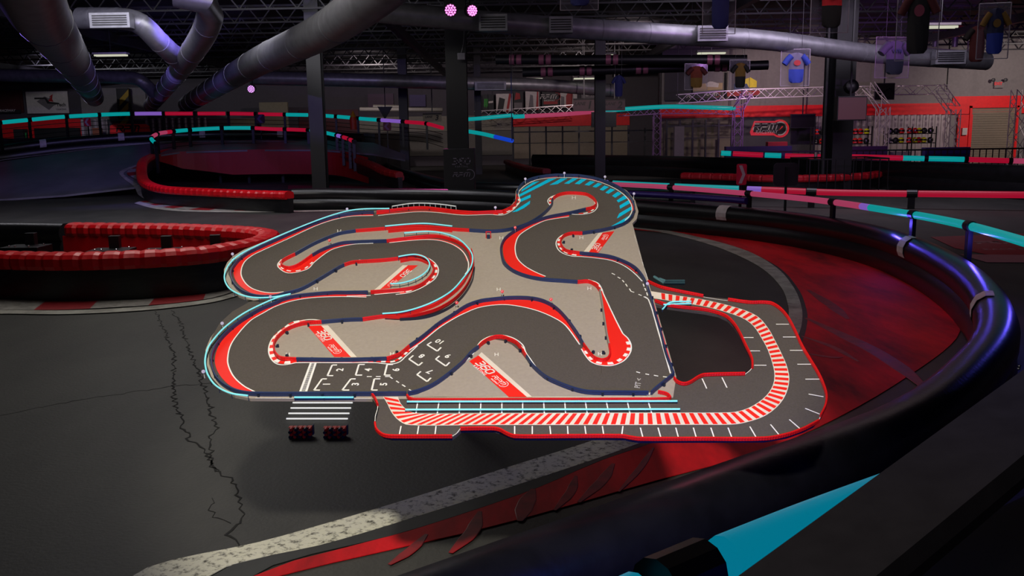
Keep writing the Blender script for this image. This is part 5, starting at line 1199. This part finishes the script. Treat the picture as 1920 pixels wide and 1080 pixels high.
wthing('roller_curtain', 'pale beige roller curtain behind the second stretch of deck rail', 'curtain', (487,192,540,262), YB-2, mat('curtain_beige', (110,102,84), .7), .2)
wthing('panel_board', 'pale slatted panel standing below the third air duct', 'panel', (430,222,478,262), YB-3, MATS['curtain_beige'], .2)
wthing('violet_panel', 'dull violet lit panel above the pale bulkhead', 'panel', (768,178,798,200), YB-.04, mat('violet_board', (52,38,86), .6), .2)
wthing('mauve_panel', 'dim mauve ribbed screen above the pale bulkhead', 'panel', (690,176,738,202), YB-.04, mat('mauve_board', (62,36,60), .6), .2)
b = B(); q = [P(708,200,48), P(736,200,48), P(722,224,48)]; b.poly(q, .1, Vector((0,-1,0))); b.bar(P(722,200,48), Vector((P(722,200,48).x,48,CEILZ)), .04)
tag(b.build('pennant', PK), 'dark triangular hanging pennant beside the LANE 3 board', 'pennant')
t = thing('cone_lamp', 'orange and yellow warning beacon left of the LANE 3 board', 'beacon', P(663,243,45))
b = B(); b.lathe([(.16,0),(.18,.5),(.15,.6)], P(663,243,45), 12); b.build('body', mat('beacon_orange', (190,50,25), .5), t, True)
b = B(); b.lathe([(.15,0),(.05,.25),(.0,.3)], P(663,243,45)+Z*.6, 12); b.build('tip', mat('beacon_yellow', (200,140,40), .5), t, True)
for i, (x0, x1, y) in enumerate(((675,830,205),(700,760,200))):
    b = B(); b.tube([P(x0,y,55+i), P(x1,y+1,55+i)], .13, 10); tag(b.build('service_pipe', mat('pale_pipe', (112,108,100), .5), None, True), ['long pale service pipe along the top of the bulkhead', 'short pale service pipe above the bulkhead'][i], 'pipe')
# red hydrant style elbows on the high white duct at right
for i, x in enumerate((1753, 1790)):
    c = P(x, 88, 40); t = thing('vent_stack', ['left one of two pinkish elbow vents on the roof unit', 'right one of two pinkish elbow vents on the roof unit'][i], 'vent', c)
    b = B(); b.tube([c, c+Z*.45], .12, 12); b.build('stem', M_DUCT, t, True)
    b = B(); q = spl([c+Z*.42, c+Z*.65, c+Z*.78+X*.12, c+Z*.74+X*.3], 6); b.tube(q, .13, 12); b.tube([c+Z*.42,c+Z*.46],.19,12); b.build('elbow', mat('elbow_red', (170,70,66), .4), t, True)
b = B(); b.bar(P(1735,92,40), P(1815,97,40), .1, .1); b.bar(P(1735,92,40), P(1735,60,40), .04); b.bar(P(1815,97,40), P(1815,60,40), .04)
tag(b.build('unit_shelf', M_WALLW), 'white shelf slung from the ceiling under the two elbow vents', 'shelf')
# fence at right with pickets and lane counters
t = thing('picket_fence', 'black steel picket fence along the far right lanes', 'fence', P(1560,300,40.8)-Z*P(1560,300,40.8).z)
x0 = P(1352,272,41).x; x1 = P(1935,272,41).x; n = 0; x = x0
b = B(); b.bar((x0,41,1.12),(x1,41,1.12),.07); b.bar((x0,41,.15),(x1,41,.15),.05); b.build('fence_rail', M_BLKM, t)
while x < x1: b = B(); b.bar((x,41,0),(x,41,1.12),.035); b.build('picket', M_BLKM, t); x += .29; n += 1
M_COUNTER = mat('blue_lit_counter', (26,22,80), .4)  # blue light on the counters is put into this colour
wthing('service_counter', 'low blue lit counter left of the thick column', 'counter', (1358,274,1480,326), 42.5, M_COUNTER, .4)
wthing('service_counter', 'low violet counter between the thick column and the helmet racks', 'counter', (1590,274,1658,326), 42.5, mat('violet_counter', (48,18,62), .4), .4)
wthing('display_counter', 'blue lit display counter below the right end of the helmet rack', 'counter', (1728,276,1812,324), 42.5, M_COUNTER, .4)
wthing('box_pile', 'pale stacked boxes behind the fence under the helmet racks', 'boxes', (1662,284,1698,324), 43, PG, .5)
b = B(); a = P(1456,270,42.4); b.box(a, (.9,.4,.2)); tag(b.build('red_case', mat('red_case', (140,16,24), .5), None, bevel=.01), 'red case on the low counter under the raceway sign', 'case')
# helmet racks and helmets
HEL = []
def rack(label, x0, x1):
    Y = 45.6; a = P(x0, 238, Y); c = P(x1, 238, Y); t = thing('helmet_rack', label, 'rack', ((a.x+c.x)/2, Y, 0))
    zs = [P(1660, y, Y).z for y in (251.5, 269)]
    for z in zs:
        b = B(); b.box(((a.x+c.x)/2, Y, z), (c.x-a.x, .5, .04)); b.build('shelf', M_BLKM, t)
    for x in (a.x, (a.x+c.x)/2, c.x): 
        for dy in (-.24, .24):
            b = B(); b.bar((x, Y+dy, 0), (x, Y+dy, a.z), .05); b.build('upright', M_BLKM, t)
    return a.x, c.x, zs, Y
r1 = rack('black helmet rack behind the thick column, left one', 1524, 1632); r2 = rack('black helmet rack with red and yellow helmets, right one', 1662, 1752)
HC = {'red': mat('helmet_red', (180,34,34), .25), 'black': mat('helmet_black', (20,20,24), .25), 'yellow': mat('helmet_yellow', (170,170,20), .3), 'white': mat('helmet_white', (120,110,118), .3)}
def helmet(col, m_):
    t = thing('racing_helmet', '', 'helmet', (0,0,0)); b = B()
    b.lathe([(.05,0),(.11,.01),(.135,.07),(.14,.14),(.12,.21),(.07,.26),(.01,.275)], (0,0,0), 14); s_ = b.build('shell', m_, t, True)
    b = B(); vs = []; fs = []
    for i in range(9):
        a_ = R(-160+i*17.5); 
        for z, r in ((.10,.145),(.18,.142)): vs.append((r*math.cos(a_), r*math.sin(a_), z))
    for i in range(8): fs.append((2*i, 2*i+2, 2*i+3, 2*i+1))
    b.add(vs, fs); b.build('visor', M_SCREEN, t)
    b = B(); b.box((0,-.12,.05), (.12,.06,.07)); b.build('chin_guard', m_, t, bevel=.01)
    return t
protos = {k: helmet(k, m_) for k, m_ in HC.items()}; usedp = set(); seen = {}
pat = [['red','black','red','black','red','black','black','red','red','yellow'],['black','red','red','black','black','red','red','red','red','black'],['black','black','red','red','red','yellow','black','black'],['white','black','yellow','red','yellow','red','yellow','black']]
ordw = ['first','second','third','fourth','fifth','sixth','seventh','eighth','ninth','tenth']
for ri, (x0, x1, zs, Y) in enumerate((r1, r2)):
    for si in (0, 1):
        row = pat[ri*2+si]; n = len(row)
        for k, col in enumerate(row):
            x = x0+.2+(x1-x0-.4)*k/(n-1)+.02*math.sin(k*3); z = zs[si]+.02
            lab = '%s racing helmet, %s from the left on the %s shelf of the %s rack' % (col, ordw[k], ('upper','lower')[si], ('left','right')[ri])
            grp = 'racing helmets on the two racks'
            if abs(x-(x0+x1)/2) < .17: x += .1
            if col not in usedp: r_ = protos[col]; usedp.add(col); r_.location = (x, Y-.02, z); r_['label'] = lab; r_['group'] = grp
            else: dup(protos[col], (x, Y-.02, z), R((k*37 % 50)-25), lab, grp)
# jerseys in clear frames hanging from the roof
M_ACR = mat('clear_acrylic', (190,180,200), .1); M_ACR.node_tree.nodes['Principled BSDF'].inputs['Alpha'].default_value = .06
def jersey(label, c, Y, w_, h_, body, sleeve, tail=None, ang=0, frame=True, txt=None, tm=None, sl=True, emb=None):
    C0 = P(c[0], c[1], Y); k = Y/F; W = w_*k; Hh = h_*k; t = thing('hanging_jersey', label, 'jersey', C0); rz = Matrix.Rotation(R(ang), 3, 'Z')
    def pt(u, v, d=0): return C0+rz@Vector((u*W/2, d, v*Hh/2))
    nrm = rz@Vector((0,-1,0))
    b = B(); N = 8
    def panel2(prof, th=.05, bulge=.06):
        vs = []; fs = []; n = len(prof)
        for v, half in prof:
            for j in range(N+1): s_ = -1+2*j/N; vs.append(pt(half*s_, v, -bulge*(1-s_*s_)-.01*math.sin(s_*9+v*5)))
        m0 = len(vs)
        for v, half in prof:
            for j in range(N+1): s_ = -1+2*j/N; vs.append(pt(half*s_, v, bulge*.6*(1-s_*s_)))
        for i in range(n-1):
            for j in range(N):
                a = i*(N+1)+j; fs.append((a, a+1, a+N+2, a+N+1)); fs.append((m0+a, m0+a+N+1, m0+a+N+2, m0+a+1))
        for i in range(n-1):
            a = i*(N+1); fs.append((a, a+N+1, m0+a+N+1, m0+a)); a += N; fs.append((a, m0+a, m0+a+N+1, a+N+1))
        return vs, fs
    top = [(.95,.22),(.86,.5),(.6,.62),(.2,.6),(-.1,.6)]; low = [(-.1,.6),(-.5,.59),(-.85,.56),(-.97,.38)]
    vs, fs = panel2(top); b.add(vs, fs); b.build('torso', body, t, True)
    b = B(); vs, fs = panel2(low); b.add(vs, fs); b.build('lower_panel', tail or body, t, True)
    if sl:
        for s_ in (-1, 1):
            b = B(); b.tube([pt(s_*.42, .74), pt(s_*.7, .52), pt(s_*.96, .22)], [.13*W, .125*W, .12*W], 10); o_ = b.build('sleeve', sleeve, t, True)
    if txt:
        b = B(); add_text(b, txt, pt(0, .35, -.09), rz@X, Z, Hh*.17, bold=.03); b.build('lettering', tm or PW, t)
    if emb:
        b = B(); q = [pt(.28*math.cos(a_), .3+.18*math.sin(a_), -.085) for a_ in [i*math.pi/8 for i in range(16)]]; b.poly(q, .004, nrm); b.build('emblem', emb, t)
    if frame:
        b = B(); q = [pt(-1.15,1.2,.1), pt(1.15,1.2,.1), pt(1.15,-1.15,.1), pt(-1.15,-1.15,.1)]; b.poly(q, .01, nrm); b.build('clear_panel', M_ACR, t)
        b = B()
        for a_, e_ in zip(q, q[1:]+q[:1]): b.bar(a_, e_, .012)
        b.build('panel_edge', mat('acrylic_edge', (150,140,150), .3), t)
    b = B()
    for s_ in (-1, 1): p_ = pt(s_*.5, 1.0 if not frame else 1.2, .1); b.bar(p_, (p_.x, p_.y, CEILZ), .008)
    b.build('hanging_wire', M_JOIST, t)
DB = mat('jersey_navy', (26,28,92), .8); DR = mat('jersey_red', (190,24,34), .8); DK = mat('jersey_black', (14,11,13), .8); BLU = mat('jersey_blue', (28,48,140), .8); WHT = mat('jersey_white', (92,84,110), .8); YL = mat('jersey_gold', (110,80,22), .8); GRN = mat('jersey_green', (20,46,38), .8); ORG = mat('jersey_orange', (110,40,20), .8); MAR = mat('jersey_maroon', (70,10,14), .8)
jersey('blue jersey with red sides and white lettering cut by the top edge', (1351,6), 17, 52, 92, DB, DR, DB, txt='DG', tm=PW)
jersey('blue jersey mostly above the top edge at centre', (1087,-26), 17, 60, 70, BLU, BLU, DB)
jersey('orange and gold race jersey in front of the car posters', (1306,144), 33, 36, 40, ORG, MAR, YL)
jersey('gold over black jersey right of the orange one', (1388,141), 32, 32, 46, YL, DK, DK)
jersey('plain dark navy jersey beside the dark column', (1160,161), 32, 24, 40, DB, DB, DB, frame=False)
jersey('white and blue jersey with a small red emblem', (1493,127), 26, 46, 56, WHT, BLU, BLU, emb=PR)
jersey('white jersey with W and M letters over a green and gold lower half', (1678,108), 22, 60, 62, WHT, WHT, GRN, ang=12, txt='WM', tm=PB_)
jersey('red and black jersey cut by the top edge over the thick column', (1560,6), 17, 60, 88, DR, DK, DK, emb=PK)
jersey('long black race shirt with red and white patches at right', (1722,40), 15, 62, 118, DK, MAR, DK, ang=-20, emb=mat('emblem_rose', (120,40,60), .6))
jersey('plain red shirt with a black sleeve at far right', (1832,82), 18, 46, 66, MAR, DK, MAR, frame=False)
jersey('blue race shirt with a gold panel at the top right corner', (1866,58), 14.5, 46, 84, mat('jersey_royal', (22,26,62), .8), YL, BLU, ang=-14, emb=YL)
# barrier posts fence at the pit lanes behind the centre
for gi, (x0, x1, y, Y) in enumerate(((962,1240,246,50),(1250,1372,236,46))):
    t = thing('lane_fence', ['black wire hung fence in front of the beige shutters', 'dark rail fence in front of the taupe shutter'][gi], 'fence', P((x0+x1)/2, 300, Y)*1)
    a = P(x0, y, Y); c = P(x1, y, Y); z = (a.z+c.z)/2
    b = B(); b.bar((a.x,Y,z),(c.x,Y,z),.07); b.bar((a.x,Y,z-.6),(c.x,Y,z-.6),.04); b.build('fence_rail', M_BLKM, t)
    n = 9-gi*4
    for k in range(n+1):
        x = a.x+(c.x-a.x)*k/n; b = B(); b.bar((x,Y,0),(x,Y,z+.3),.09); b.build('fence_post', M_BLKM, t)
